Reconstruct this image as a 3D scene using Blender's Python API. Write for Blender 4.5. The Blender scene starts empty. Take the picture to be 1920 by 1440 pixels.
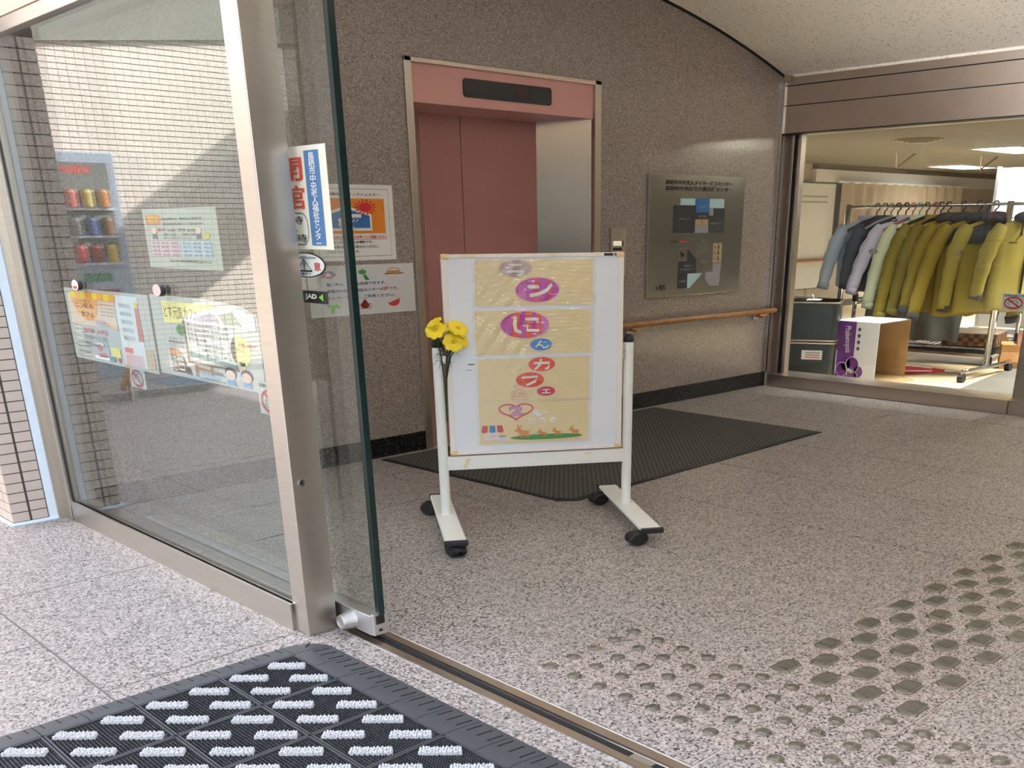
import bpy, math, random
from mathutils import Vector, Matrix
PI = math.pi
SC = bpy.context.scene
COL = SC.collection
# ------------------------------------------------------------------ camera
cd = bpy.data.cameras.new('camera'); cam = bpy.data.objects.new('camera', cd); COL.objects.link(cam)
cam.matrix_world = Matrix(((0.71038802, 0.27874933, -0.64625666, 0.0),
                           (-0.70377412, 0.27203681, -0.65627583, 0.0),
                           (-0.00713085, 0.9210292, 0.38942826, 1.15), (0, 0, 0, 1)))
cd.sensor_width = 36.0; cd.lens = 34.5711; cd.shift_x = -0.0490824; cd.shift_y = 0.25223
cd.clip_start = 0.05; cd.clip_end = 300
SC.camera = cam
# ------------------------------------------------------------------ sky, sun, exposure
w = bpy.data.worlds.new('sky'); SC.world = w; w.use_nodes = True
nt = w.node_tree; nt.nodes.clear()
sky = nt.nodes.new('ShaderNodeTexSky'); sky.sky_type = 'NISHITA'; sky.sun_disc = False
sky.sun_elevation = math.radians(30); sky.sun_rotation = math.radians(-63); sky.air_density = 1.0; sky.dust_density = 1.0
bg = nt.nodes.new('ShaderNodeBackground'); bg.inputs[1].default_value = 0.95
wo = nt.nodes.new('ShaderNodeOutputWorld'); hs = nt.nodes.new('ShaderNodeHueSaturation'); hs.inputs['Saturation'].default_value = 0.4; nt.links.new(sky.outputs[0], hs.inputs['Color']); nt.links.new(hs.outputs[0], bg.inputs[0]); nt.links.new(bg.outputs[0], wo.inputs[0])
sl = bpy.data.lights.new('sun', 'SUN'); sl.energy = 11; sl.angle = 0.009; sl.color = (1.0, 0.97, 0.94)
so = bpy.data.objects.new('sun', sl); COL.objects.link(so)
so.rotation_euler = Vector((1.0, 0.55, -0.64)).to_track_quat('-Z', 'Y').to_euler()
vs = SC.view_settings; vs.view_transform = 'Standard'; vs.look = 'None'; vs.gamma = 1.0; vs.use_curve_mapping = False
vs.exposure = 0.80
SC.cycles.use_denoising = True
SC.cycles.max_bounces = 10; SC.cycles.diffuse_bounces = 5; SC.cycles.glossy_bounces = 5
SC.cycles.transparent_max_bounces = 20; SC.cycles.transmission_bounces = 6
SC.cycles.sample_clamp_indirect = 6.0
RND = random.Random(7)
# ------------------------------------------------------------------ materials
def lin(c):
    return tuple(((v / 255.0) / 12.92 if v <= 10.31 else ((v / 255.0 + 0.055) / 1.055) ** 2.4) for v in c) + (1.0,)
MATS = {}
def mat(name, rgb, rough=0.6, metal=0.0, spec=0.5, noise=0.0, nscale=20.0, bump=0.0, bscale=60.0, coat=0.0, stretch=None, emit=None, estr=0.0):
    if name in MATS: return MATS[name]
    m = bpy.data.materials.new(name); m.use_nodes = True; t = m.node_tree; b = t.nodes['Principled BSDF']
    c = lin(rgb)
    b.inputs['Base Color'].default_value = c; b.inputs['Roughness'].default_value = rough
    b.inputs['Metallic'].default_value = metal; b.inputs['Specular IOR Level'].default_value = spec
    b.inputs['Coat Weight'].default_value = coat; b.inputs['Coat Roughness'].default_value = 0.05
    if emit: b.inputs['Emission Color'].default_value = lin(emit); b.inputs['Emission Strength'].default_value = estr
    co = None
    if noise or bump:
        tc = t.nodes.new('ShaderNodeTexCoord'); co = tc.outputs['Object']
        if stretch:
            mp = t.nodes.new('ShaderNodeMapping'); mp.inputs['Scale'].default_value = stretch
            t.links.new(co, mp.inputs[0]); co = mp.outputs[0]
    if noise:
        n = t.nodes.new('ShaderNodeTexNoise'); n.inputs['Scale'].default_value = nscale; n.inputs['Detail'].default_value = 4
        t.links.new(co, n.inputs['Vector'])
        mx = t.nodes.new('ShaderNodeMix'); mx.data_type = 'RGBA'
        mx.inputs[6].default_value = tuple(max(0, v * (1 - noise)) for v in c[:3]) + (1,)
        mx.inputs[7].default_value = tuple(min(1, v * (1 + noise)) for v in c[:3]) + (1,)
        t.links.new(n.outputs[0], mx.inputs[0]); t.links.new(mx.outputs[2], b.inputs['Base Color'])
    if bump:
        n2 = t.nodes.new('ShaderNodeTexNoise'); n2.inputs['Scale'].default_value = bscale; n2.inputs['Detail'].default_value = 3
        t.links.new(co, n2.inputs['Vector'])
        bp = t.nodes.new('ShaderNodeBump'); bp.inputs['Strength'].default_value = bump; bp.inputs['Distance'].default_value = 0.01
        t.links.new(n2.outputs[0], bp.inputs['Height']); t.links.new(bp.outputs[0], b.inputs['Normal'])
    MATS[name] = m
    return m
def granite(name, stops, scale, rough, cloud=0.12, spec=0.5, coat=0.0):
    m = bpy.data.materials.new(name); m.use_nodes = True; t = m.node_tree; b = t.nodes['Principled BSDF']
    g = t.nodes.new('ShaderNodeNewGeometry')
    v = t.nodes.new('ShaderNodeTexVoronoi'); v.inputs['Scale'].default_value = scale; v.inputs['Randomness'].default_value = 1
    t.links.new(g.outputs['Position'], v.inputs['Vector'])
    sp = t.nodes.new('ShaderNodeSeparateColor'); t.links.new(v.outputs['Color'], sp.inputs[0])
    r = t.nodes.new('ShaderNodeValToRGB'); r.color_ramp.interpolation = 'CONSTANT'
    while len(r.color_ramp.elements) < len(stops): r.color_ramp.elements.new(0.5)
    for e, (p, c) in zip(r.color_ramp.elements, stops): e.position = p; e.color = lin(c)
    t.links.new(sp.outputs[0], r.inputs[0])
    n = t.nodes.new('ShaderNodeTexNoise'); n.inputs['Scale'].default_value = 3.0; n.inputs['Detail'].default_value = 5
    t.links.new(g.outputs['Position'], n.inputs['Vector'])
    mr = t.nodes.new('ShaderNodeMapRange'); mr.inputs[3].default_value = 1 - cloud; mr.inputs[4].default_value = 1 + cloud
    t.links.new(n.outputs[0], mr.inputs[0])
    mx = t.nodes.new('ShaderNodeMix'); mx.data_type = 'RGBA'; mx.blend_type = 'MULTIPLY'; mx.inputs[0].default_value = 1.0
    t.links.new(r.outputs[0], mx.inputs[6]); t.links.new(mr.outputs[0], mx.inputs[7]); t.links.new(mx.outputs[2], b.inputs['Base Color'])
    b.inputs['Roughness'].default_value = rough; b.inputs['Specular IOR Level'].default_value = spec
    b.inputs['Coat Weight'].default_value = coat; b.inputs['Coat Roughness'].default_value = 0.12
    MATS[name] = m
    return m
def glass(name, tint, ior=1.62):
    m = bpy.data.materials.new(name); m.use_nodes = True; t = m.node_tree; t.nodes.clear()
    o = t.nodes.new('ShaderNodeOutputMaterial'); mx = t.nodes.new('ShaderNodeMixShader')
    tr = t.nodes.new('ShaderNodeBsdfTransparent'); tr.inputs[0].default_value = tint
    gl = t.nodes.new('ShaderNodeBsdfGlossy'); gl.inputs['Roughness'].default_value = 0.0
    fr = t.nodes.new('ShaderNodeFresnel'); ge = t.nodes.new('ShaderNodeNewGeometry')
    mr = t.nodes.new('ShaderNodeMapRange'); mr.inputs[3].default_value = ior; mr.inputs[4].default_value = 1 / ior
    t.links.new(ge.outputs['Backfacing'], mr.inputs[0]); t.links.new(mr.outputs[0], fr.inputs['IOR'])
    t.links.new(fr.outputs[0], mx.inputs[0]); t.links.new(tr.outputs[0], mx.inputs[1]); t.links.new(gl.outputs[0], mx.inputs[2])
    t.links.new(mx.outputs[0], o.inputs[0]); MATS[name] = m
    return m
def striped(name, a, b_, scale, axis, rough=0.6, distort=0.5):
    m = bpy.data.materials.new(name); m.use_nodes = True; t = m.node_tree; b = t.nodes['Principled BSDF']
    tc = t.nodes.new('ShaderNodeTexCoord'); wv = t.nodes.new('ShaderNodeTexWave'); wv.bands_direction = axis
    wv.inputs['Scale'].default_value = scale; wv.inputs['Distortion'].default_value = distort; wv.inputs['Detail'].default_value = 3
    t.links.new(tc.outputs['Object'], wv.inputs['Vector'])
    mx = t.nodes.new('ShaderNodeMix'); mx.data_type = 'RGBA'; mx.inputs[6].default_value = lin(a); mx.inputs[7].default_value = lin(b_)
    t.links.new(wv.outputs[1], mx.inputs[0]); t.links.new(mx.outputs[2], b.inputs['Base Color'])
    b.inputs['Roughness'].default_value = rough; MATS[name] = m
    return m
GRANITE_FLOOR = granite('floor_granite', [(0, (64, 62, 62)), (0.09, (112, 108, 106)), (0.30, (150, 143, 140)), (0.62, (178, 171, 168)), (0.88, (162, 149, 146))], 170, 0.5, 0.08)
GRANITE_TACTILE = granite('tactile_granite', [(0, (46, 44, 44)), (0.09, (116, 109, 106)), (0.34, (160, 151, 147)), (0.66, (186, 177, 173)), (0.88, (168, 152, 148))], 190, 0.5, 0.08)
GRANITE_WALL = granite('wall_granite', [(0, (118, 107, 103)), (0.22, (144, 133, 130)), (0.6, (158, 147, 143)), (0.88, (180, 169, 164))], 215, 0.30, 0.05, 0.5, 0.35)
GRANITE_BLACK = granite('black_granite', [(0, (20, 21, 22)), (0.6, (32, 33, 34)), (0.9, (58, 58, 58))], 140, 0.25, 0.1)
STEEL = mat('brushed_steel', (196, 188, 178), 0.3, 1.0, noise=0.08, nscale=6, bump=0.03, bscale=30, stretch=(1, 1, 14))
STEEL_D = mat('dark_steel', (204, 192, 182), 0.32, 1.0, noise=0.08, nscale=8)
CHROME = mat('chrome', (215, 215, 215), 0.12, 1.0)
ALU = mat('aluminium', (205, 205, 205), 0.38, 1.0)
GLASS = glass('clear_glass', (0.945, 0.972, 0.96, 1))
GLASS2 = glass('coated_glass', (0.86, 0.90, 0.885, 1), 2.15)
GLASS_EDGE = mat('glass_edge', (6, 34, 32), 0.12, 0, 0.6)
CREAM = granite('vault_plaster', [(0, (190, 180, 164)), (0.04, (240, 233, 221)), (0.5, (244, 237, 225)), (0.97, (222, 213, 198))], 120, 0.85, 0.03, 0.3)
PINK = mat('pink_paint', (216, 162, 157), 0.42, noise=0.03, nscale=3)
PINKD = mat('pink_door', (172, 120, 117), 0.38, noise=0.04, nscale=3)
BLACKG = mat('black_gloss', (8, 8, 9), 0.08)
BLACK = mat('black_plastic', (26, 27, 30), 0.45, noise=0.1, nscale=30)
RUBBER = mat('black_rubber', (66, 68, 74), 0.55, noise=0.12, nscale=14)
PILE = mat('mat_bristle', (38, 40, 44), 0.5, noise=0.2, nscale=40)
TUFT = mat('mat_tuft', (196, 198, 202), 0.9, noise=0.08, nscale=80)
DARK = mat('dark_gap', (14, 14, 15), 0.7)
WPAINT = mat('white_enamel', (236, 238, 236), 0.32, noise=0.02, nscale=5)
WBOARD = mat('whiteboard_face', (230, 236, 246), 0.22, noise=0.03, nscale=4)
PAPER = mat('paper', (238, 238, 236), 0.7, noise=0.02, nscale=8)
PAPERG = mat('grey_paper', (214, 216, 220), 0.7, noise=0.02, nscale=8)
FILM = glass('laminate_film', (0.98, 0.985, 0.98, 1), 1.8)
WOODGRAIN = striped('woodgrain_paper', (231, 213, 165), (236, 220, 174), 62, 'X', 0.5, 3.0)
WOOD = striped('oak_rail', (150, 104, 56), (178, 130, 74), 14, 'Y', 0.35, 4.0)
TILE = mat('wall_tile', (188, 174, 164), 0.55, noise=0.05, nscale=30)
TILE2 = mat('wall_tile_pale', (216, 204, 190), 0.55, noise=0.06, nscale=20)
GROUT = mat('grout', (78, 70, 68), 0.9)
JOINT = mat('floor_joint', (196, 190, 184), 0.85)
CAULK = mat('caulk', (208, 222, 234), 0.6, noise=0.08, nscale=40)
CONC = mat('concrete', (176, 170, 160), 0.85, noise=0.06, nscale=4)
STUD = mat('stud_metal', (136, 132, 123), 0.30, 0.75, noise=0.12, nscale=60)
CARPET = mat('doormat_carpet', (62, 60, 58), 0.95, noise=0.25, nscale=140)
BEIGEFL = mat('corridor_floor', (206, 184, 148), 0.5, noise=0.04, nscale=3)
BEIGEW = mat('corridor_wall', (188, 176, 160), 0.7, noise=0.03, nscale=3)
WHITEW = mat('white_panel', (226, 226, 224), 0.6, noise=0.02, nscale=3)
CEILC = mat('corridor_ceiling', (134, 130, 120), 0.8, noise=0.03, nscale=30)
def C(name, rgb, rough=0.6, **k): return mat(name, rgb, rough, **k)
INK = C('black_ink', (32, 30, 32)); INKG = C('grey_ink', (120, 120, 122)); BLUEINK = C('blue_ink', (70, 80, 150)); REDINK = C('red_ink', (206, 48, 44))
ORANGE = C('orange_ink', (226, 136, 32)); SUNRED = C('sun_red', (214, 36, 50)); BLUE = C('blue_print', (40, 110, 176)); WHITEP = C('white_print', (242, 242, 240))
YELLOW = C('yellow_print', (240, 214, 40)); PEACH = C('peach_print', (236, 178, 108)); BROWN = C('brown_print', (120, 86, 56)); GREEN = C('green_print', (62, 142, 70))
TEAL = C('teal_print', (84, 146, 140)); LPINK = C('pink_print', (228, 200, 206)); LBLUE = C('pale_blue_print', (176, 214, 226)); MAGENTA = C('magenta_print', (190, 66, 170))
REDO = C('red_orange_print', (226, 76, 42)); CRIM = C('crimson_print', (210, 50, 104)); SKYB = C('sky_blue_print', (42, 138, 214)); MAUVE = C('mauve_print', (190, 172, 172))
LILAC = C('lilac_print', (206, 152, 196)); NAVY = C('navy_print', (36, 42, 52)); TANP = C('tan_print', (170, 154, 122)); GREYP = C('grey_print', (150, 152, 162)); LIME = C('lime_print', (122, 200, 70))
SKIN = C('skin_print', (240, 206, 184)); LYEL = C('pale_yellow_print', (242, 236, 150)); PURPLE = C('purple_print', (98, 36, 124)); DKGREEN = C('dark_green_print', (54, 80, 76)); DOGOR = C('tan_orange_print', (226, 150, 66))
# ------------------------------------------------------------------ mesh helpers
class MB:
    def __init__(s): s.v = []; s.f = []
    def add(s, vs, fs):
        o = len(s.v); s.v += [tuple(p) for p in vs]; s.f += [tuple(i + o for i in f) for f in fs]; return s
    def box(s, x0, y0, z0, x1, y1, z1):
        return s.add([(x0, y0, z0), (x1, y0, z0), (x1, y1, z0), (x0, y1, z0), (x0, y0, z1), (x1, y0, z1), (x1, y1, z1), (x0, y1, z1)],
                     [(3, 2, 1, 0), (4, 5, 6, 7), (0, 1, 5, 4), (1, 2, 6, 5), (2, 3, 7, 6), (3, 0, 4, 7)])
    def prism(s, pts, d):       # closed polygon swept by vector d
        n = len(pts); d = Vector(d); a = [Vector(p) for p in pts]
        return s.add(a + [p + d for p in a], [tuple(range(n - 1, -1, -1)), tuple(range(n, 2 * n))] + [(i, (i + 1) % n, n + (i + 1) % n, n + i) for i in range(n)])
    def tube(s, p0, p1, r0, r1=None, n=12, caps=True):
        r1 = r0 if r1 is None else r1
        p0, p1 = Vector(p0), Vector(p1); d = (p1 - p0).normalized()
        a = d.orthogonal().normalized(); b = d.cross(a)
        vs = [p0 + (a * math.cos(2 * PI * i / n) + b * math.sin(2 * PI * i / n)) * r0 for i in range(n)]
        vs += [p1 + (a * math.cos(2 * PI * i / n) + b * math.sin(2 * PI * i / n)) * r1 for i in range(n)]
        fs = [(i, (i + 1) % n, n + (i + 1) % n, n + i) for i in range(n)]
        if caps: fs += [tuple(range(n - 1, -1, -1)), tuple(range(n, 2 * n))]
        return s.add(vs, fs)
    def path(s, pts, r, n=8):
        pts = [Vector(p) for p in pts]; rs = r if isinstance(r, (list, tuple)) else [r] * len(pts)
        rings = []; up = None
        for i, p in enumerate(pts):
            d = (pts[min(i + 1, len(pts) - 1)] - pts[max(i - 1, 0)]).normalized()
            a = d.orthogonal().normalized() if up is None else (up - d * up.dot(d)).normalized()
            up = a; b = d.cross(a)
            rings.append([p + (a * math.cos(2 * PI * k / n) + b * math.sin(2 * PI * k / n)) * rs[i] for k in range(n)])
        return s.loft(rings, True, True)
    def loft(s, rings, closed=True, caps=True):
        n = len(rings[0]); vs = [p for r in rings for p in r]; fs = []
        for j in range(len(rings) - 1):
            for i in range(n if closed else n - 1):
                k = (i + 1) % n
                fs.append((j * n + i, j * n + k, (j + 1) * n + k, (j + 1) * n + i))
        if caps: fs += [tuple(range(n - 1, -1, -1)), tuple(range((len(rings) - 1) * n, len(rings) * n))]
        return s.add(vs, fs)
    def lathe(s, prof, c=(0, 0, 0), n=20):   # profile of (r, z)
        rings = [[(c[0] + r * math.cos(2 * PI * i / n), c[1] + r * math.sin(2 * PI * i / n), c[2] + z) for i in range(n)] for r, z in prof]
        return s.loft(rings)
    def ball(s, c, rx, ry, rz, n=12, m=8):
        rings = []
        for j in range(m + 1):
            t = PI * (0.02 + 0.96 * j / m)
            rings.append([(c[0] + rx * math.sin(t) * math.cos(2 * PI * i / n), c[1] + ry * math.sin(t) * math.sin(2 * PI * i / n), c[2] - rz * math.cos(t)) for i in range(n)])
        return s.loft(rings)
    def build(s, name, m, parent=None, smooth=False, bevel=0.0, kind=None):
        me = bpy.data.meshes.new(name); me.from_pydata(s.v, [], s.f); me.materials.append(m)
        if smooth: me.polygons.foreach_set('use_smooth', [True] * len(me.polygons))
        me.update()
        return link(me, name, parent, bevel, kind)
def link(me, name, parent=None, bevel=0.0, kind=None):
    o = bpy.data.objects.new(name, me); COL.objects.link(o)
    if parent: o.parent = parent
    if bevel:
        b = o.modifiers.new('edge', 'BEVEL'); b.width = bevel; b.segments = 2; b.limit_method = 'ANGLE'
    if kind: o['kind'] = kind
    return o
def tag(o, label, cat, group=None):
    o['label'] = label; o['category'] = cat
    if group: o['group'] = group
    return o
def thing(name, label, cat, loc=(0, 0, 0), rz=0.0, group=None):
    o = bpy.data.objects.new(name, None); COL.objects.link(o); o.location = loc; o.rotation_euler = (0, 0, rz); o.empty_display_size = 0.05
    return tag(o, label, cat, group)
def struct(name, mb, m, parent=None, **k):
    o = mb.build(name, m, parent, **k)
    if not parent: o['kind'] = 'structure'
    return o
def dup(root, loc=None, rz=None, label=None, group=None):
    r = root.copy(); COL.objects.link(r)
    if loc is not None: r.location = loc
    if rz is not None: r.rotation_euler = (0, 0, rz)
    if label: r['label'] = label
    if group: r['group'] = group
    for ch in list(root.children):
        c = ch.copy(); COL.objects.link(c); c.parent = r
        for g in list(ch.children):
            d = g.copy(); COL.objects.link(d); d.parent = c
    return r
def child_copy(o, parent, loc):
    c = o.copy(); COL.objects.link(c); c.parent = parent; c.location = loc; return c
def frame(o, O, U, V):
    U, V = Vector(U).normalized(), Vector(V).normalized(); N = U.cross(V)
    o.matrix_world = Matrix(((U.x, V.x, N.x, O[0]), (U.y, V.y, N.y, O[1]), (U.z, V.z, N.z, O[2]), (0, 0, 0, 1)))
    return o
# flat print: shapes in the (u, v) plane of a sheet
def flat(shapes, z):
    mb = MB()
    for s in shapes:
        k = s[0]
        if k == 'r': mb.add([(s[1], s[2], z), (s[3], s[2], z), (s[3], s[4], z), (s[1], s[4], z)], [(0, 1, 2, 3)])
        elif k == 'p': mb.add([(p[0], p[1], z) for p in s[1]], [tuple(range(len(s[1])))])
        elif k == 'e':
            n = s[5] if len(s) > 5 else 28
            mb.add([(s[1] + s[3] * math.cos(2 * PI * i / n), s[2] + s[4] * math.sin(2 * PI * i / n), z) for i in range(n)], [tuple(range(n))])
        elif k in 'lc':                       # stroke of width s[2]; 'c' closes it
            P = [Vector(p) for p in s[1]]; h = s[2] / 2; n = len(P); L = []; R = []
            for i in range(n):
                a = P[(i - 1) % n] if (k == 'c' or i) else P[i]; b = P[(i + 1) % n] if (k == 'c' or i < n - 1) else P[i]
                d = (b - a).normalized(); q = Vector((-d.y, d.x)) * h
                L.append(P[i] + q); R.append(P[i] - q)
            vs = [(p.x, p.y, z) for p in L] + [(p.x, p.y, z) for p in R]
            m = n if k == 'c' else n - 1
            mb.add(vs, [(i, n + i, n + (i + 1) % n, (i + 1) % n) for i in range(m)])
            if k == 'l':
                for c in (P[0], P[-1]): mb.add([(c.x + h * math.cos(2 * PI * i / 10), c.y + h * math.sin(2 * PI * i / 10), z) for i in range(10)], [tuple(range(10))])
        elif k == 't': mb.add(s[1], s[2])
    return mb
LAYER = 0.0009
def art(root, name, m, shapes, layer=1, th=0.0):
    if name in ('plan_marker', 'toilet_pictogram'):
        return [flat([q], th + LAYER * layer).build(name, m, root) for q in shapes]
    return flat(shapes, th + LAYER * layer).build(name, m, root)
def heart(cx, cy, sx, sy, n=30):
    return [(cx + sx * 16 * math.sin(t) ** 3 / 16, cy + sy * (13 * math.cos(t) - 5 * math.cos(2 * t) - 2 * math.cos(3 * t) - math.cos(4 * t)) / 15) for t in [2 * PI * i / n for i in range(n)]]
def ring(cx, cy, rx, ry, n=32, a0=0, a1=2 * PI): return [(cx + rx * math.cos(a0 + (a1 - a0) * i / n), cy + ry * math.sin(a0 + (a1 - a0) * i / n)) for i in range(n + (0 if a1 - a0 > 6.28 else 1))]
TXT = {}
def text_mesh(s, bold):
    if (s, bold) in TXT: return TXT[(s, bold)]
    c = bpy.data.curves.new('lettering', 'FONT'); c.body = s; c.size = 1.0; c.resolution_u = 2; c.offset = bold; c.space_line = 0.85
    o = bpy.data.objects.new('lettering', c); COL.objects.link(o); bpy.context.view_layer.update()
    me = bpy.data.meshes.new_from_object(o.evaluated_get(bpy.context.evaluated_depsgraph_get()))
    vs = [tuple(v.co) for v in me.vertices]; fs = [tuple(p.vertices) for p in me.polygons]
    bpy.data.objects.remove(o); bpy.data.curves.remove(c); bpy.data.meshes.remove(me)
    TXT[(s, bold)] = (vs, fs)
    return vs, fs
def lettering(root, s, u0, v0, u1, v1, m, layer=2, th=0.0, bold=0.0, vertical=False, rot=0, name='lettering', slope=0.0):
    vs, fs = text_mesh('\n'.join(s) if vertical else s, bold)
    if not vs: return None
    P = [(p[0], p[1]) for p in vs]
    if rot == -90: P = [(p[1], -p[0]) for p in P]
    if rot == 90: P = [(-p[1], p[0]) for p in P]
    x0 = min(p[0] for p in P); x1 = max(p[0] for p in P); y0 = min(p[1] for p in P); y1 = max(p[1] for p in P)
    q = [(u0 + (p[0] - x0) / max(1e-6, x1 - x0) * (u1 - u0), v0 + (p[1] - y0) / max(1e-6, y1 - y0) * (v1 - v0)) for p in P]
    q = [(a, b + slope * (a - u0), th + LAYER * layer) for a, b in q]
    return MB().add(q, fs).build(name, m, root)
def sheet(name, label, cat, O, U, V, w_, h_, m, th=0.002, group=None, pts=None, bevel=0):
    mb = MB()
    if pts: mb.prism([(p[0], p[1], 0) for p in pts], (0, 0, th))
    else: mb.box(0, 0, 0, w_, h_, th)
    o = mb.build(name, m, None, bevel=bevel); frame(o, O, U, V)
    return tag(o, label, cat, group)
XW, ZW = (1, 0, 0), (0, 0, 1)      # wall_back faces -y
GU = (0, -1, 0)                    # glass planes seen from the street face -x
# ================================================================== SETTING
YB = 4.48; XR = 6.62
# ---- floor with its tiles
fl = struct('floor', MB().box(-9, -7, -0.3, 6.62, 8.6, -0.0025), JOINT)
MB().box(-9, -7, -.02, 1.43, 8.6, -.0012).build('outdoor_joint', mat('joint_grey', (112, 108, 106), .9), fl)
def tile(x0, y0, x1, y1, m=GRANITE_FLOOR, name='floor_tile', parent=None, g=None):
    g = g if g is not None else (.0014 if m is GRANITE_TACTILE else .0034)
    return MB().box(x0 + g, y0 + g, -0.012, x1 - g, y1 - g, 0.0).build(name, m, parent or fl)
def row(x0, x1, y_ref, ys, ye, step=0.98):
    y = y_ref - math.ceil((y_ref - ys) / step) * step
    while y < ye - 1e-6:
        a, b = max(y, ys), min(y + step, ye)
        if b - a > 0.03: tile(x0, a, x1, b)
        y += step
inner = [(2.167, 2.82, 1.647), (2.82, 3.49, 2.14), (3.49, 4.19, 1.647), (4.19, 4.87, 2.14), (4.87, 5.55, 1.647), (5.55, 6.23, 2.14), (6.23, 6.62, 1.647)]
for x0, x1, r in inner:
    row(x0, x1, r, 1.41, YB); row(x0, x1, r, -2.1, 0.94)
row(1.60, 2.167, 2.10, 1.88, YB); row(1.60, 2.167, 2.10, -2.1, 0.47); row(1.60, 1.715, 1.20, 0.47, 1.88)
for i, (x0, x1, r) in enumerate([(0.80, 1.43, 3.56), (0.15, 0.80, 3.06), (-0.5, 0.15, 3.56), (-1.15, -0.5, 3.06), (-1.8, -1.15, 3.56), (-2.45, -1.8, 3.06)]):
    row(x0, x1, r, -1.5, 4.49 if i == 0 else 8.6)
row(0.80, 1.178, 3.56, 4.49, 8.6)
# tactile paving: dot tiles by the door, bar tiles leading inward
def dome(r=0.021, h=0.0055):
    mb = MB().lathe([(r, 0), (r, 0.0015), (r * .93, 0.0026), (r * .80, 0.0026), (r * .76, 0.0038), (r * .60, 0.0038), (r * .55, 0.0049), (r * .36, 0.0049), (r * .3, h), (0.001, h)], n=20)
    return mb
dome_me = None; bar_me = None
for k in range(3):
    y1 = 1.88 - 0.47 * k
    t = tile(1.715, y1 - 0.47, 2.167, y1, GRANITE_TACTILE, 'tactile_tile')
    for i in range(5):
        for j in range(5):
            p = (1.764 + 0.0895 * i, y1 - 0.0425 - 0.0945 * j, 0.0)
            if dome_me is None:
                d0 = dome().build('stud', STUD, t, smooth=False); dome_me = d0.data; d0.location = p
            else:
                d = link(dome_me, 'stud', t); d.location = p
def bar_mb():
    a, b, c = 0.050, 0.030, 0.018
    oct_ = [(-a, -b + c), (-a + c, -b), (a - c, -b), (a, -b + c), (a, b - c), (a - c, b), (-a + c, b), (-a, b - c)]
    s = 0.82
    mb = MB().loft([[(p[0], p[1], 0) for p in oct_], [(p[0], p[1], 0.0012) for p in oct_], [(p[0] * .93, p[1] * .9, 0.0034) for p in oct_], [(p[0] * s, p[1] * s * .9, 0.0034) for p in oct_]])
    for i in range(6):
        x = -0.033 + 0.0132 * i
        mb.box(x - 0.0030, -0.020, 0.003, x + 0.0030, 0.020, 0.0056)
    return mb
for k in range(5):
    x0 = 2.167 + 0.4535 * k
    t = tile(x0, 0.94, x0 + 0.4535, 1.41, GRANITE_TACTILE, 'tactile_tile')
    for i in range(4):
        for j in range(4):
            if i % 2 and j == 3: pass
            p = (x0 + 0.062 + 0.1115 * i, (1.362 if i % 2 == 0 else 1.304) - 0.1265 * j, 0.0)
            if p[1] < 0.965: continue
            if bar_me is None:
                d0 = bar_mb().build('guide_bar', STUD, t); bar_me = d0.data; d0.location = p
            else:
                d = link(bar_me, 'guide_bar', t); d.location = p
# ---- back wall with the lift opening
wb = MB()
wb.box(1.36, YB, 0, 3.345, YB + .2, 2.75).box(4.758, YB, 0, 6.86, YB + .2, 2.75).box(3.345, YB, 1.925, 4.758, YB + .2, 2.75)
wall_back = struct('wall_back', wb, GRANITE_WALL)
bb = struct('baseboard_back', MB().box(1.46, YB - .006, 0, 3.345, YB, .102), GRANITE_BLACK)
for a, b in ((4.758, 5.45), (5.453, 6.615)): MB().box(a, YB - .006, 0, b, YB, .104).build('baseboard_stone', GRANITE_BLACK, bb)
struct('wall_far_side', MB().box(1.4, -2.33, 0, 6.86, -2.13, 2.75), GRANITE_WALL)
# ---- vaulted ceiling
def vz(x): return 2.492 - (x - 4.03) ** 2 / 17.4
xs = [1.43 + (6.63 - 1.43) * i / 40 for i in range(41)]
mb = MB()
for ya, yb in ((-2.13, YB - .004),):
    lo = [(x, ya, vz(x)) for x in xs] + [(x, ya, vz(x) + .2) for x in reversed(xs)]
    mb.prism(lo, (0, yb - ya, 0))
struct('ceiling', mb, CREAM)
mb = MB(); mb.prism([(x, YB - .012, vz(x) - .012) for x in xs] + [(x, YB - .012, vz(x) + .004) for x in reversed(xs)], (0, .012, 0))
struct('trim_vault_edge', mb, DARK)
# ---- corridor side: steel framed glazing (wall between vestibule and corridor)
hd = struct('trim_header', MB().box(XR, -2.13, 1.743, 6.86, YB, 1.913), STEEL_D)
MB().box(XR, -2.13, 1.919, 6.86, YB, 2.036).build('header_panel', STEEL_D, hd)
MB().box(XR - .006, -2.13, 2.042, 6.86, YB, 2.09).build('header_cap', STEEL_D, hd)
MB().box(XR + .012, -2.13, 1.9, 6.8, YB, 2.06).build('header_gap', DARK, hd)
MB().box(XR, -2.13, 2.08, 6.86, YB, 2.5).build('header_top', CREAM, hd)
MB().box(XR - .004, -2.13, 1.738, XR + .1, YB, 1.7445).build('header_lip', BLACK, hd)
MB().box(XR - .03, 4.40, 2.066, XR + .01, 4.46, 2.1).build('corner_bracket', TANP, hd)
w2 = struct('window_2', MB().prism([(XR, 2.58, 0), (XR, 2.58, .088), (6.70, 2.58, .094), (6.86, 2.58, .094), (6.86, 2.58, 0)], (0, YB - 2.58, 0)), STEEL_D)
MB().prism([(XR, -2.1, 0), (XR, -2.1, .088), (6.70, -2.1, .094), (6.86, -2.1, .094), (6.86, -2.1, 0)], (0, 2.1 + 2.574, 0)).build('sill', STEEL_D, w2)
MB().box(6.70, 4.40, .09, 6.84, YB, 1.743).build('jamb', STEEL_D, w2)
MB().box(6.695, 4.392, .09, 6.76, 4.401, 1.743).build('jamb_gasket', DARK, w2)
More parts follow.
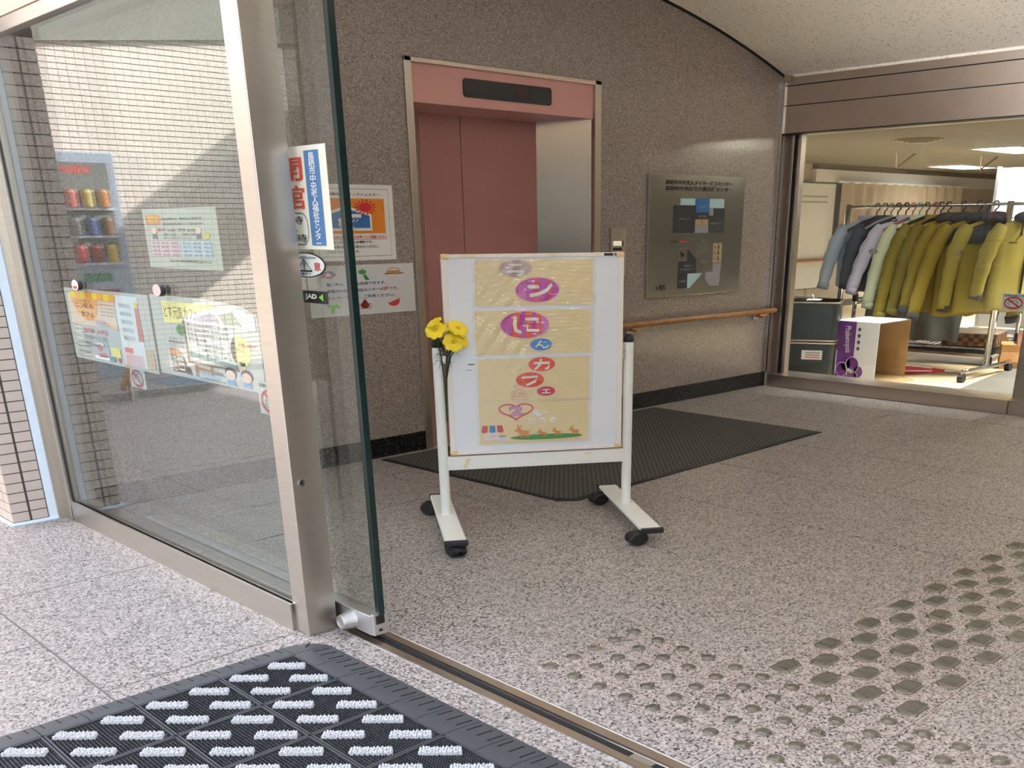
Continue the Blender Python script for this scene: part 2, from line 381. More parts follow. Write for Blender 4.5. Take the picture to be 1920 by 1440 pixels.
MB().box(6.715, 4.355, .09, 6.775, 4.392, 1.743).build('mullion', STEEL, w2)
MB().box(XR - .016, 4.452, 0, XR + .012, YB, 2.09).build('corner_strip', CHROME, w2)
MB().box(6.742, 2.60, .09, 6.758, 4.36, 1.75).build('glass_pane', GLASS, w2)
MB().box(6.70, 2.47, .09, 6.83, 2.585, 1.743).build('mullion', STEEL, w2)
MB().box(6.735, 2.585, .09, 6.765, 2.602, 1.743).build('pane_edge', GLASS_EDGE, w2)
MB().box(6.742, -.2, .09, 6.758, 2.47, 1.75).build('glass_pane', GLASS, w2)
MB().box(6.742, -2.1, .09, 6.758, -.2, 1.75).build('glass_pane', GLASS, w2)
# ---- street side glazing
w1 = struct('window_1', MB().box(1.390, 2.60, 0, 1.50, 4.40, .066), STEEL)
MB().box(1.390, 2.60, .066, 1.3985, 4.42, .086).build('bottom_rail_lip', STEEL, w1)
MB().box(1.3985, 2.60, .06, 1.404, 4.40, .078).build('glazing_bead', BLACK, w1)
MB().box(1.4185, 2.60, .06, 1.428, 4.40, .076).build('glazing_bead', BLACK, w1)
MB().box(1.436, 2.60, .06, 1.50, 4.40, .078).build('inner_ledge', STEEL, w1)
MB().box(1.385, 4.405, 0, 1.50, 4.475, 1.80).build('jamb', STEEL, w1, bevel=.003)
MB().box(1.3985, 4.392, .07, 1.404, 4.406, 1.78).build('glazing_bead', BLACK, w1)
MB().box(1.40, 2.522, 0, 1.50, 2.604, 1.80).build('post', STEEL, w1, bevel=.002)
MB().box(1.404, 2.60, .06, 1.417, 4.41, 1.79).build('glass_pane', GLASS2, w1)
MB().box(1.385, -2.1, 1.773, 1.50, 4.48, 1.815).build('header', STEEL, w1, bevel=.002)
MB().box(1.40, -2.1, 1.80, 1.62, 4.48, 1.95).build('header_box', STEEL_D, w1)
lk = MB().tube((1.43, 2.5235, .472), (1.43, 2.5205, .472), .011, n=16); lk.build('key_plate', CHROME, w1)
MB().tube((1.43, 2.522, .472), (1.43, 2.5198, .472), .005, n=10).build('key_hole', DARK, w1)
w3 = struct('window_3', MB().box(1.40, -2.1, 0, 1.50, -.25, .085), STEEL)
MB().box(1.40, -.25, 0, 1.50, -.17, 1.80).build('post', STEEL, w3)
MB().box(1.441, -2.1, .06, 1.455, -.25, 1.79).build('glass_pane', GLASS, w3)
struct('wall_front', MB().box(1.38, -2.13, 1.815, 1.56, 4.48, 2.75), mat('peach_panel', (206, 178, 154), .6, noise=.04, nscale=6))
# sliding door leaf
d1 = struct('door_1', MB().box(1.512, 2.352, .018, 1.566, 3.93, .082), ALU, bevel=.002)
MB().box(1.53, 2.349, .08, 1.549, 3.915, 1.80).build('glass_pane', GLASS, d1)
MB().box(1.5295, 2.330, .086, 1.5495, 2.349, 1.80).build('glass_edge', GLASS_EDGE, d1)
ec = MB().box(1.513, 2.338, .02, 1.565, 2.353, .088).build('end_cap', ALU, d1, bevel=.002)
MB().box(1.522, 2.335, .055, 1.552, 2.3395, .082).build('guide_block', BLACK, ec, bevel=.003)
MB().box(1.53, 2.336, .032, 1.542, 2.3395, .039).build('guide_block', BLACK, ec)
kn = MB(); kn.add([], [])
kn.loft([[(x, 2.452 + r * math.cos(2 * PI * i / 20), .046 + r * math.sin(2 * PI * i / 20)) for i in range(20)] for x, r in ((1.513, .030), (1.48, .024), (1.472, .0225), (1.468, .0215), (1.468, .016), (1.4705, .0155), (1.4705, .001))])
kn.build('lock_cylinder', ALU, d1, smooth=False)
d2 = struct('door_2', MB().box(1.512, -1.6, .018, 1.566, 0.02, .082), ALU)
MB().box(1.53, -1.6, .08, 1.549, 0.02, 1.80).build('glass_pane', GLASS, d2)
# threshold track
th = struct('trim_threshold', MB().box(1.43, -2.1, -.02, 1.505, 4.4, -.001), GRANITE_FLOOR)
MB().box(1.502, -2.1, -.02, 1.530, 2.60, .0015).build('track_flange', STEEL_D, th)
MB().box(1.500, -2.1, -.02, 1.5035, 2.60, .003).build('track_edge', CHROME, th)
MB().box(1.530, -2.1, -.02, 1.556, 2.60, -.0008).build('track_groove', DARK, th)
MB().tube((1.559, -2.1, -.003), (1.559, 2.60, -.003), .0065, n=12).build('track_rail', CHROME, th, smooth=True)
MB().box(1.564, -2.1, -.02, 1.592, 2.60, .0015).build('track_flange', STEEL_D, th)
MB().box(1.590, -2.1, -.02, 1.5985, 2.60, .001).build('track_edge', JOINT, th)
MB().box(1.531, 1.268, -.01, 1.556, 1.335, .001).build('track_plate', ALU, th)
# tiled pier beside the door and the tiled wall beyond it
pier = struct('wall_pier', MB().box(1.182, 4.494, 0, 1.37, 8.75, 2.75), GROUT)
def tiles_on(parent, horiz, fixed, a0, a1, z0, z1, wt, ht, sgn, name='wall_tile', single=True, m=TILE, g=0.004, skip=None):
    joined = MB(); n = 0
    nz = int((z1 - z0) / ht); na = int(round((a1 - a0) / wt))
    for k in range(nz):
        for i in range(na):
            p0, p1 = a0 + i * wt + g / 2, a0 + (i + 1) * wt - g / 2; q0, q1 = z0 + k * ht + g * .5, z0 + (k + 1) * ht - g * .5
            d = 0.004 + RND.uniform(0, 0.0012)
            mb = MB() if single else joined
            if horiz: mb.box(p0, min(fixed, fixed + sgn * d), q0, p1, max(fixed, fixed + sgn * d), q1)
            else: mb.box(min(fixed, fixed + sgn * d), p0, q0, max(fixed, fixed + sgn * d), p1, q1)
            if single: mb.build(name, m, parent)
    if not single: joined.build(name + 's', m, parent, kind='stuff')
tiles_on(pier, True, 4.494, 1.178, 1.246, .012, 1.86, .068, .0412, -1); tiles_on(pier, True, 4.494, 1.252, 1.320, .012, 1.86, .068, .0412, -1)
tiles_on(pier, True, 4.494, 1.178, 1.318, 1.86, 2.7, .070, .0412, -1, single=False)
tiles_on(pier, False, 1.182, 4.49, 4.7, .012, .80, .07, .0412, -1, name='return_tile')
tiles_on(pier, False, 1.182, 4.70, 8.6, .012, 2.7, .07, .0412, -1, name='return_tile', single=False)
MB().box(1.322, 4.484, 0, 1.357, 4.496, 2.7).build('caulk_strip', CAULK, pier)
MB().box(1.355, 4.47, 0, 1.40, 4.50, 1.815).build('frame_flange', STEEL, pier)
cb = MB(); cb.tube((1.17, 4.484, .004), (1.357, 4.484, .004), .009, n=8).tube((1.172, 4.484, .004), (1.172, 8.6, .004), .009, n=8); cb.build('caulk_line', CAULK, pier)
wo_ = struct('wall_outside', MB().box(-3.4, 8.604, 0, 1.178, 8.8, 3.2), mat('pale_grout', (146, 134, 126), .9))
tiles_on(wo_, True, 8.604, -3.4, 1.17, .0, 2.75, .0705, .041, -1, single=False, m=TILE2, g=.0062)
MB().prism([(1.178, 8.56, 2.27), (-3.4, 8.56, 2.74), (-3.4, 8.56, 3.2), (1.178, 8.56, 3.2)], (0, .06, 0)).build('roof_shadow_beam', mat('shaded_beam_render', (128, 126, 116), .9, noise=.05, nscale=3), wo_)  # sloped bottom and dark tone stand in for the roof's cast shadow
MB().box(-3.4, 8.555, 2.86, 1.178, 8.561, 2.89).build('beam_groove', GROUT, wo_)
cano = struct('ceiling_sun_blocker', MB().box(-5.4, -6.5, 3.0, -.35, 6.25, 3.3), CONC)  # unseen, shaped to keep sun off the entrance but let skylight down
for y in (-6.0, 5.9): MB().box(-5.3, y, 0, -5.0, y + .3, 3.0).build('column', CONC, cano)
struct('beam_shadow_caster', MB().box(-4.15, 6.25, 2.44, -3.85, 8.75, 3.24), CONC)  # unseen beam added to throw the diagonal shadow band on the tiled wall
struct('ground', MB().box(-80, -80, -.35, 60, 80, -.012 - .29), mat('asphalt', (122, 120, 118), .9, noise=.08, nscale=2))
struct('wall_sky_blocker', MB().box(-15, -60, -.3, -14, 60, 5.2), mat('render_grey', (120, 118, 114), .9, noise=.1, nscale=1.5))  # unseen building added to block low sky light on the street front
# ---- corridor room
cor = struct('floor_corridor', MB().box(6.62, -3.2, -.3, 22, 8.5, 0), BEIGEFL)
struct('wall_corridor_back', MB().box(6.6, 8.3, 0, 22, 8.5, 2.2), BEIGEW)
struct('wall_corridor_side', MB().box(6.62, 4.68, 0, 6.86, 8.3, 2.2), BEIGEW)
struct('wall_corridor_end', MB().box(19.5, -3.2, 0, 19.7, 8.3, 2.2), BEIGEW)
struct('wall_corridor_near', MB().box(6.6, -3.4, 0, 22, -3.2, 2.2), BEIGEW)
struct('ceiling_corridor', MB().box(6.86, -3.2, 1.93, 22, 8.3, 2.1), CEILC)
struct('baseboard_corridor', MB().box(6.86, 8.28, 0, 22, 8.3, .09), mat('dark_base', (92, 84, 74), 0.6))
# ================================================================== LIFT
lift = thing('elevator', 'pink elevator with sliding doors and steel frame set in the granite wall', 'elevator', (4.05, YB, 0))
def L(mb): mb.v = [(p[0] - 4.05, p[1] - YB, p[2]) for p in mb.v]; return mb
YD = 4.735
for x0, x1 in ((3.345, 3.390), (4.705, 4.758)):
    L(MB().box(x0, YB - .012, 0, x1, YB + .02, 1.925)).build('frame_jamb', STEEL, lift, bevel=.003)
L(MB().box(3.345, YB - .012, 1.903, 4.758, YB + .02, 1.925)).build('frame_head', STEEL_D, lift, bevel=.003)
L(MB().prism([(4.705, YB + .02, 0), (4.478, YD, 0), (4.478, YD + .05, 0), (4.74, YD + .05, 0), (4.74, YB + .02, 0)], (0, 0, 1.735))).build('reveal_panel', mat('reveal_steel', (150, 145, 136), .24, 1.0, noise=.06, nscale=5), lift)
L(MB().prism([(3.390, YB + .02, 0), (3.617, YD, 0), (3.617, YD + .05, 0), (3.36, YD + .05, 0), (3.36, YB + .02, 0)][::-1], (0, 0, 1.735))).build('reveal_panel', STEEL, lift)
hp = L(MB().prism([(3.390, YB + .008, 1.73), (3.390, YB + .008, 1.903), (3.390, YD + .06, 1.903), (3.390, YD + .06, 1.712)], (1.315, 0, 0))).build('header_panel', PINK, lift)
dp = L(MB()); 
def rrect(x0, z0, x1, z1, r, n=5):
    P = []
    for cx, cz, a in ((x1 - r, z1 - r, 0), (x0 + r, z1 - r, 90), (x0 + r, z0 + r, 180), (x1 - r, z0 + r, 270)):
        P += [(cx + r * math.cos(math.radians(a + 90 * i / n)), cz + r * math.sin(math.radians(a + 90 * i / n))) for i in range(n + 1)]
    return P
d_ = L(MB().prism([(x, YB + .002, z) for x, z in rrect(3.728, 1.774, 4.364, 1.861, .018)], (0, .03, 0))).build('floor_display', BLACKG, hp)
L(MB().box(4.095, YB + .0005, 1.796, 4.185, YB + .003, 1.846)).build('floor_digit_panel', C('dim_red', (58, 22, 18), 0.2), hp)
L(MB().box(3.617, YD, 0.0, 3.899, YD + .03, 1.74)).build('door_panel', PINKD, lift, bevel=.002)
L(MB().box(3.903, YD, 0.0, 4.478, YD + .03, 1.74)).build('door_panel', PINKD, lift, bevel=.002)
L(MB().box(3.898, YD + .015, 0.0, 3.904, YD + .03, 1.74)).build('door_seam', DARK, lift)
L(MB().box(3.39, YB + .02, -.004, 4.705, YD, .004)).build('door_sill', STEEL_D, lift)
L(MB().box(3.2, YD + .031, -.1, 4.9, YD + .06, 2.2).box(3.2, YB + .2, 2.2, 4.9, YD + .06, 2.25).box(3.16, YB + .2, -.1, 3.2, YD + .06, 2.2).box(4.9, YB + .2, -.1, 4.94, YD + .06, 2.2)).build('shaft_lining', DARK, lift)
# call button plate
cp = sheet('call_button_panel', 'small steel call button plate on the granite beside the elevator', 'button panel', (4.852, YB - .0, .86), XW, ZW, .134, .28, STEEL, th=.018, bevel=.003)
MB().box(.012, .176, .018, .088, .204, .024).build('call_button', C('button_face', (230, 226, 216), .3, emit=(255, 240, 210), estr=.25), cp, bevel=.003)
MB().box(.088, .176, .018, .098, .204, .026).build('button_side', BLACK, cp)
MB().box(.012, .150, .018, .092, .164, .0195).build('key_slot', DARK, cp)
MB().lathe([(.005, 0), (.005, .003), (.001, .004)], (.067, .262, .018), 10).build('screw', STEEL_D, cp)
# ================================================================== FLOOR PLAN PLATE
PW, PH = 1.012, .744
fp = sheet('floor_plan_plate', 'brushed steel floor plan plate with blue rooms, on the granite above the handrail', 'sign', (5.192, YB - .002, .711), XW, ZW, PW, PH, mat('satin_plate', (204, 199, 188), .16, 1.0, noise=.05, nscale=4), th=.022, bevel=.002)
T = .022
def PR(a, b, c, d): return ('r', a * PW, d * PH, c * PW, b * PH)
art(fp, 'plan_room', LBLUE, [PR(.306, .81, .460, .757)], 1, T); art(fp, 'plan_room', LBLUE, [PR(.614, .812, .775, .735)], 1, T)
art(fp, 'plan_room', BLUE, [PR(.460, .815, .612, .698)], 1, T); art(fp, 'plan_room', NAVY, [PR(.238, .754, .468, .530)], 1, T)
art(fp, 'plan_room', NAVY, [PR(.467, .695, .608, .642)], 1, T); art(fp, 'plan_room', TANP, [PR(.465, .640, .608, .590)], 1, T)
art(fp, 'plan_room', GREYP, [PR(.460, .588, .612, .527)], 1, T)
art(fp, 'plan_room', NAVY, [PR(.613, .732, .784, .529)], 1, T); art(fp, 'plan_room', GREYP, [PR(.613, .732, .658, .672)], 2, T)
art(fp, 'plan_room', NAVY, [('p', [(p[0] * PW, p[1] * PH) for p in ((.308, .188), (.500, .188), (.497, .305), (.400, .392), (.400, .293), (.308, .293))])], 1, T)
art(fp, 'plan_room', NAVY, [PR(.304, .187, .408, .064)], 1, T)
st = [(.408, .186), (.564, .186)] + [q for i in range(7) for q in ((.564 - .02 * i, .186 - .0175 * i), (.564 - .02 * i, .186 - .0175 * (i + 1)))] + [(.408, .060)]
art(fp, 'plan_room', LBLUE, [('p', [(p[0] * PW, p[1] * PH) for p in st])], 1, T)
art(fp, 'plan_room', GREYP, [('p', [(p[0] * PW, p[1] * PH) for p in ((.66, .066), (.76, .066), (.775, .263), (.68, .263), (.68, .19), (.60, .19), (.60, .13))])], 1, T)
art(fp, 'plan_room', TANP, [PR(.675, .438, .775, .268)], 1, T)
art(fp, 'plan_outline', INKG, [('c', [(a * PW, b * PH) for a, b in ((.309, .518), (.390, .518), (.390, .458), (.309, .458))], .003), ('c', [(a * PW, b * PH) for a, b in ((.302, .40), (.392, .40), (.392, .30), (.302, .30))], .003),
    ('c', [(a * PW, b * PH) for a, b in ((.52, .347), (.640, .347), (.640, .213), (.52, .213))], .002), ('l', [(a * PW, b * PH) for a, b in ((.392, .474), (.46, .474), (.5, .45), (.508, .40), (.49, .36), (.45, .35))], .002),
    ('l', [(.62 * PW, .44 * PH), (.63 * PW, .40 * PH), (.67 * PW, .40 * PH)], .002), ('l', [(.60 * PW, .122 * PH), (.765 * PW, .122 * PH)], .002), ('l', [(.69 * PW, .066 * PH), (.69 * PW, .122 * PH)], .002)], 2, T)
art(fp, 'plan_marker', REDINK, [PR(.312, .466, .386, .450), PR(.535, .632, .545, .605)], 2, T)
art(fp, 'wheelchair_pictogram', INK, [('e', .345 * PW, .345 * PH, .014, .011), ('l', [(.33 * PW, .37 * PH), (.345 * PW, .35 * PH), (.365 * PW, .35 * PH)], .008)], 2, T)
for vv in (.405, .355, .305):
    art(fp, 'toilet_pictogram', INK, [('e', .735 * PW, (vv + .012) * PH, .007, .006), ('r', .727 * PW, (vv - .016) * PH, .743 * PW, (vv + .003) * PH), ('r', .69 * PW, (vv - .008) * PH, .70 * PW, (vv + .006) * PH)], 2, T)
lettering(fp, '鳥栖市中央老人デイサービスセンター', .152 * PW, .918 * PH, .858 * PW, .955 * PH, INK, 2, T, .012)
lettering(fp, '鳥栖市中央在宅介護支援センター', .152 * PW, .872 * PH, .858 * PW, .908 * PH, INK, 2, T, .012)
lettering(fp, '1階', .09 * PW, .058 * PH, .183 * PW, .104 * PH, INK, 2, T)
for s, a, b, c, d in (('2階サロン', .29, .638, .42, .652), ('厨房', .51, .738, .57, .756), ('展示室', .50, .658, .58, .674), ('2階ロビー', .625, .60, .775, .615), ('便所', .49, .55, .58, .566), ('事務室', .365, .245, .44, .262), ('在宅介護支援センター', .318, .216, .48, .230), ('相談室', .32, .115, .39, .132)):
    lettering(fp, s, a * PW, b * PH, c * PW, d * PH, GREYP, 2, T)
lettering(fp, '玄関 ●', .215, .452 * PH, .30 * PW, .466 * PH, INK, 2, T); lettering(fp, '機械室', .525 * PW, .455 * PH, .60 * PW, .470 * PH, INKG, 2, T); lettering(fp, '宿直室', .535 * PW, .268 * PH, .63 * PW, .30 * PH, INKG, 2, T)
lettering(fp, '●', .79 * PW, .468 * PH, .80 * PW, .480 * PH, REDINK, 2, T)
# ================================================================== HANDRAIL
hr = thing('handrail', 'round oak handrail running along the granite wall under the floor plan plate', 'handrail', (5.9, YB - .07, .56))
MB().path([(-1.30, .0, -.004), (-1.28, 0, -.001), (.70, 0, 0), (.72, 0, 0)], [.016, .0185, .0185, .016], 14).build('rail', WOOD, hr, smooth=True)
for x in (-.86, .56):
    b = MB().box(x - .05, -.012, -.032, x + .05, .012, -.018).box(x - .012, -.01, -.045, x + .012, .066, -.030).build('bracket', WOOD, hr, bevel=.003)
    MB().box(x - .03, .058, -.06, x + .03, .066, -.012).build('bracket_plate', ALU, b)
# ================================================================== PAPERS ON THE GRANITE
p1 = sheet('cooling_shelter_poster', 'white poster with orange square, red sun and blue house taped on granite', 'poster', (2.745, YB - .001, 1.0), XW, ZW, .484, .347, PAPER)
T = .002
art(p1, 'poster_border', INKG, [('c', [(.03, .02), (.455, .02), (.455, .327), (.03, .327)], .0025)], 1, T)
lettering(p1, '鳥栖市クーリングシェルター', .10, .296, .405, .309, INK, 2, T, .02)
art(p1, 'orange_panel', ORANGE, [('r', .055, .125, .428, .284)], 1, T)
house = [(.075, .15), (.335, .15), (.335, .205), (.20, .238), (.075, .205)]
art(p1, 'house_outline', WHITEP, [('p', [(.062, .138), (.347, .138), (.347, .213), (.20, .252), (.062, .213)])], 2, T)
art(p1, 'house', BLUE, [('p', house)], 3, T)
art(p1, 'air_conditioner', WHITEP, [('r', .20, .197, .285, .214), ('r', .205, .1965, .28, .199), ('l', [(.225, .19), (.212, .178)], .004), ('l', [(.245, .19), (.232, .178)], .004), ('l', [(.265, .19), (.252, .178)], .004)], 4, T)
art(p1, 'seated_figure', WHITEP, [('e', .163, .186, .014, .009), ('l', [(.158, .174), (.182, .156), (.215, .158), (.238, .146)], .014), ('l', [(.150, .165), (.172, .147)], .005), ('l', [(.17, .166), (.205, .166)], .006)], 4, T)
art(p1, 'sun', SUNRED, [('e', .312, .244, .038, .022)] + [('p', [(.312 + .045 * math.cos(a - .16), .244 + .026 * math.sin(a - .16)), (.312 + .072 * math.cos(a), .244 + .041 * math.sin(a)), (.312 + .045 * math.cos(a + .16), .244 + .026 * math.sin(a + .16))]) for a in [2 * PI * i / 14 for i in range(14)]], 4, T)
lettering(p1, '熱中症からみんなでルールを守ってご利用ください', .045, .102, .432, .116, REDINK, 2, T, .03)
art(p1, 'underline', REDINK, [('r', .045, .098, .432, .1)], 2, T)
lettering(p1, '・暑さをしのぎ、涼める場所です。', .06, .080, .345, .092, INK, 2, T, .02)
lettering(p1, '・体調不良の際は、お声がけください。', .06, .058, .378, .070, INK, 2, T, .02)
lettering(p1, '・どなたでもつかえます。', .06, .036, .262, .048, INK, 2, T, .02)
p2 = sheet('cooling_notice', 'white landscape notice with small summer pictures, taped on granite below the orange poster', 'notice', (2.695, YB - .001, .742), XW, ZW, .636, .238, PAPERG)
lettering(p2, '暑い時は、誰でも利用できます。', .10, .142, .455, .158, BLUEINK, 2, T, .015)
lettering(p2, '鳥栖市中央老人福祉センターは', .10, .111, .436, .127, BLUEINK, 2, T, .015)
lettering(p2, '2階', .437, .111, .474, .128, REDINK, 2, T, .02); lettering(p2, 'です。', .475, .111, .53, .127, BLUEINK, 2, T, .015)
lettering(p2, 'エレベーターを、ご利用ください。', .10, .080, .505, .096, BLUEINK, 2, T, .015)
art(p2, 'morning_glory_picture', C('mauve_flower', (168, 130, 160)), [('p', ring(.115, .196, .052, .020, 5))], 1, T); art(p2, 'morning_glory_star', WHITEP, [('p', [(.115 + (.03 if i % 2 == 0 else .010) * math.cos(PI / 2 + PI * i / 5), .196 + (.014 if i % 2 == 0 else .005) * math.sin(PI / 2 + PI * i / 5)) for i in range(10)])], 2, T)
art(p2, 'wind_chime_picture', GREEN, [('e', .316, .204, .024, .010), ('l', [(.316, .215), (.316, .221)], .004), ('l', [(.324, .196), (.33, .188)], .003), ('p', [(.318, .188), (.338, .190), (.356, .166), (.332, .164)])], 1, T)
art(p2, 'mosquito_coil_picture', C('straw_print', (196, 146, 92)), [('l', ring(.508, .196, .042, .022, 16, 0, PI), .004), ('r', .456, .190, .566, .195), ('r', .472, .195, .544, .206), ('l', [(.45, .19), (.572, .19)], .004)], 1, T)
art(p2, 'palm_picture', LIME, [('p', [(.10, .06), (.13, .052), (.15, .06), (.17, .05), (.165, .035), (.14, .045), (.13, .015), (.115, .015), (.118, .045), (.09, .04)])], 1, T)
art(p2, 'beetle_picture', C('beetle_print', (150, 52, 44)), [('e', .318, .045, .026, .016), ('e', .318, .062, .014, .007), ('l', [(.318, .066), (.312, .078)], .003), ('l', [(.318, .066), (.33, .078)], .003)] + [('l', [(.318 - .038, .05 - .010 * i), (.318 + .038, .05 - .010 * i)], .003) for i in range(3)], 1, T)
art(p2, 'watermelon_picture', C('melon_print', (200, 60, 60)), [('p', [(.46, .048), (.535, .072)] + ring(.497, .056, .038, .024, 10, PI * 1.95, PI * 1.05 + .2)[::1])], 1, T)
art(p2, 'watermelon_rind', WHITEP, [('l', [(.466, .051), (.53, .070)], .003)], 2, T)
# ================================================================== STICKERS AND POSTERS ON THE STREET GLASS
XD = 1.5288       # street face of the sliding leaf
def on_glass(name, label, cat, x, y, z, w_, h_, m=PAPER, th=.0012, group=None, pts=None):
    return sheet(name, label, cat, (x, y, z), GU, ZW, w_, h_, m, th, group, pts)
T = .0012
k1 = on_glass('opening_sign', 'cream vertical sign with blue band stuck on the sliding glass behind the steel post', 'sign', XD, 2.80, 1.098, .408, .250, C('cream_paper', (240, 238, 220), .6))
art(k1, 'blue_band', C('band_blue', (84, 130, 178)), [('r', .305, .010, .375, .238)], 1, T)
lettering(k1, '鳥栖市中央老人福祉センター', .325, .014, .356, .234, WHITEP, 2, T, .012, vertical=True)
lettering(k1, '開', .155, .168, .292, .224, C('sign_red', (214, 84, 62)), 2, T, .014); lettering(k1, '館', .155, .100, .292, .158, C('sign_red', (214, 84, 62)), 2, T, .012)
art(k1, 'hours_outline', INKG, [('c', rrect(.04, .012, .293, .090, .03), .003)], 1, T)
lettering(k1, '9時', .175, .062, .272, .083, INK, 2, T); lettering(k1, '～', .20, .043, .24, .05, INK, 2, T); lettering(k1, '5時', .195, .018, .284, .038, INK, 2, T)
lettering(k1, '午前', .06, .062, .145, .083, INK, 2, T); lettering(k1, '午後', .06, .018, .145, .038, INK, 2, T)
k2 = on_glass('caution_sticker', 'oval white caution sticker with warning triangle on the sliding glass edge', 'sticker', XD, 2.645, 1.026, .205, .064, BLACK, pts=ring(.1025, .032, .1025, .032, 40))
art(k2, 'sticker_face', C('pale_green_white', (226, 236, 228)), [('e', .1025, .032, .097, .0295, 40)], 1, T)
art(k2, 'warning_triangle', INK, [('c', [(.062, .017), (.138, .017), (.100, .046)], .005), ('r', .097, .0265, .103, .039), ('e', .100, .0225, .0035, .002)], 2, T)
lettering(k2, '意', .148, .018, .182, .040, REDINK, 2, T, .010); lettering(k2, '注', .020, .018, .054, .040, REDINK, 2, T, .012)
lettering(k2, 'さわらない★立ち止まらない', .040, .048, .165, .055, INK, 2, T, .02); lettering(k2, '自動ドア', .070, .006, .132, .0125, INK, 2, T, .02)
k3 = on_glass('door_maker_sticker', 'black oblong sticker with white letters and green arrow on the sliding glass', 'sticker', XD, 2.60, .960, .155, .032, C('sticker_black', (48, 42, 38), .4))
lettering(k3, 'JAD', .045, .008, .103, .024, WHITEP, 2, T, .04); art(k3, 'green_arrow', LIME, [('p', [(.112, .016), (.136, .006), (.136, .026)])], 2, T)
XF = 1.4186       # room face of the fixed pane
TS = .0012
def touch_sticker(x, y, z, label, s=1.0, ucut=None):
    o = on_glass('no_touch_sticker', label, 'sticker', x, y, z, .15 * s, .098 * s, C('sticker_white', (228, 238, 240), .5))
    lettering(o, 'さわらないで', .012 * s, .080 * s, .138 * s, .092 * s, INK, 2, TS, .03)
    art(o, 'prohibition_ring', REDINK, [('c', ring(.075 * s, .041 * s, .056 * s, .0335 * s), .008 * s), ('l', [(.035 * s, .064 * s), (.115 * s, .018 * s)], .008 * s)], 3, TS)
    art(o, 'hand_outline', INK, [('c', [(a * s, b * s) for a, b in ((.05, .014), (.048, .03), (.036, .042), (.042, .046), (.054, .04), (.056, .058), (.064, .058), (.066, .045), (.07, .064), (.078, .064), (.078, .046), (.086, .062), (.093, .06), (.09, .044), (.1, .052), (.105, .048), (.098, .034), (.094, .014))], .0025)], 2, TS)
    return o
touch_sticker(XF, 2.686, .655, 'pale do-not-touch hand sticker at the left edge of the steel post', .95)
touch_sticker(XF + .003, 3.60, .640, 'faint do-not-touch sticker on glass below the cafe menu poster', .8)
touch_sticker(6.7405, 2.77, .636, 'do-not-touch hand sticker on the corridor glass at the right edge', 1.0)
def puck(x, y, z, label, cat='glass marker', m=None, group=None):
    o = MB().loft([[(xx, .0 + r * math.cos(2 * PI * i / 20), r * .62 * math.sin(2 * PI * i / 20)) for i in range(20)] for xx, r in ((0, .030), (-.012, .030), (-.016, .026), (-.016, .001))]).build('glass_marker', BLACK, None)
    o.location = (x, y, z); tag(o, label, cat, group)
    MB().loft([[(xx, r * math.cos(2 * PI * i / 20), r * .62 * math.sin(2 * PI * i / 20)) for i in range(20)] for xx, r in ((-.0161, .0285), (-.0175, .0275), (-.0175, .001))]).build('marker_face', m or ALU, o)
    return o
m1 = puck(1.4035, 3.872, .970, 'round red and white marker on street glass above the cafe menu poster', m=WHITEP)
MB().add([(-.0179, -.001 + .02 * math.cos(a), -.003 + .011 * math.sin(a)) for a in [PI + PI * i / 12 for i in range(13)]], [tuple(range(13))]).build('marker_print', REDINK, m1)
puck(1.4035, 3.197, .976, 'round pinkish marker on street glass above the blackboard poster', m=C('marker_pink', (206, 186, 180)))
puck(6.742, 3.72, .974, 'round silver marker on corridor glass in front of the lilac jacket')
puck(6.742, 3.11, .975, 'round silver marker on corridor glass in front of the olive jackets', m=TANP)
# cafe menu poster (A), blackboard poster (B), timetable
A = on_glass('cafe_menu_poster', 'laminated cafe menu poster with yellow awning strip on the street glass', 'poster', XF, 4.078, .704, .745, .256); A.scale = (.98, .98, 1)
T = .0012
art(A, 'paper_tint', C('tan_tint', (226, 208, 188)), [('r', .03, .128, .46, .238)], 1, T)
art(A, 'right_page', C('pale_grey_page', (222, 230, 230)), [('r', .47, .01, .66, .246)], 1, T)
art(A, 'orange_circle', PEACH, [('p', [(.06, .235), (.30, .235), (.31, .205), (.29, .17), (.235, .148), (.18, .146), (.11, .17), (.07, .205)])], 2, T)
for i in range(4): art(A, 'awning_stripe', YELLOW, [('r', .06 + .105 * i, .222, .11 + .105 * i, .246)], 3, T)
for i in range(4): art(A, 'awning_stripe', C('amber_stripe', (236, 176, 60)), [('r', .11 + .105 * i, .224, .16 + .105 * i, .246)], 3, T)
lettering(A, 'ニンにん', .10, .190, .275, .208, BROWN, 4, T, .02); lettering(A, 'カフェ', .145, .160, .26, .178, BROWN, 4, T, .02)
lettering(A, 'みんなで楽しく', .105, .212, .25, .219, BROWN, 4, T)
art(A, 'cup_picture', C('cup_print', (190, 186, 206)), [('r', .275, .133, .345, .152), ('c', ring(.362, .142, .018, .007, 12), .004)], 4, T)
for i, s in enumerate(('毎月第一火曜日', '10:00～11:30', '中央老人福祉センター')):
    art(A, 'label_box', WHITEP, [('c', [(.055, .118 - .024 * i), (.115, .118 - .024 * i), (.115, .102 - .024 * i), (.055, .102 - .024 * i)], .004)], 3, T)
    lettering(A, s, .135, .102 - .024 * i, .34 if i else .36, .118 - .024 * i, REDINK if i == 0 else INKG, 3, T, .01)
for i in range(4): lettering(A, '認知症の方やその家族、地域の方が', .33, .205 - .012 * i, .455, .211 - .012 * i, BROWN, 3, T)
for j, (u, v) in enumerate(((.05, .012), (.05, .032), (.05, .052))): art(A, 'menu_box', INKG, [('c', [(u, v), (u + .12, v), (u + .12, v + .016), (u, v + .016)], .002)], 3, T)
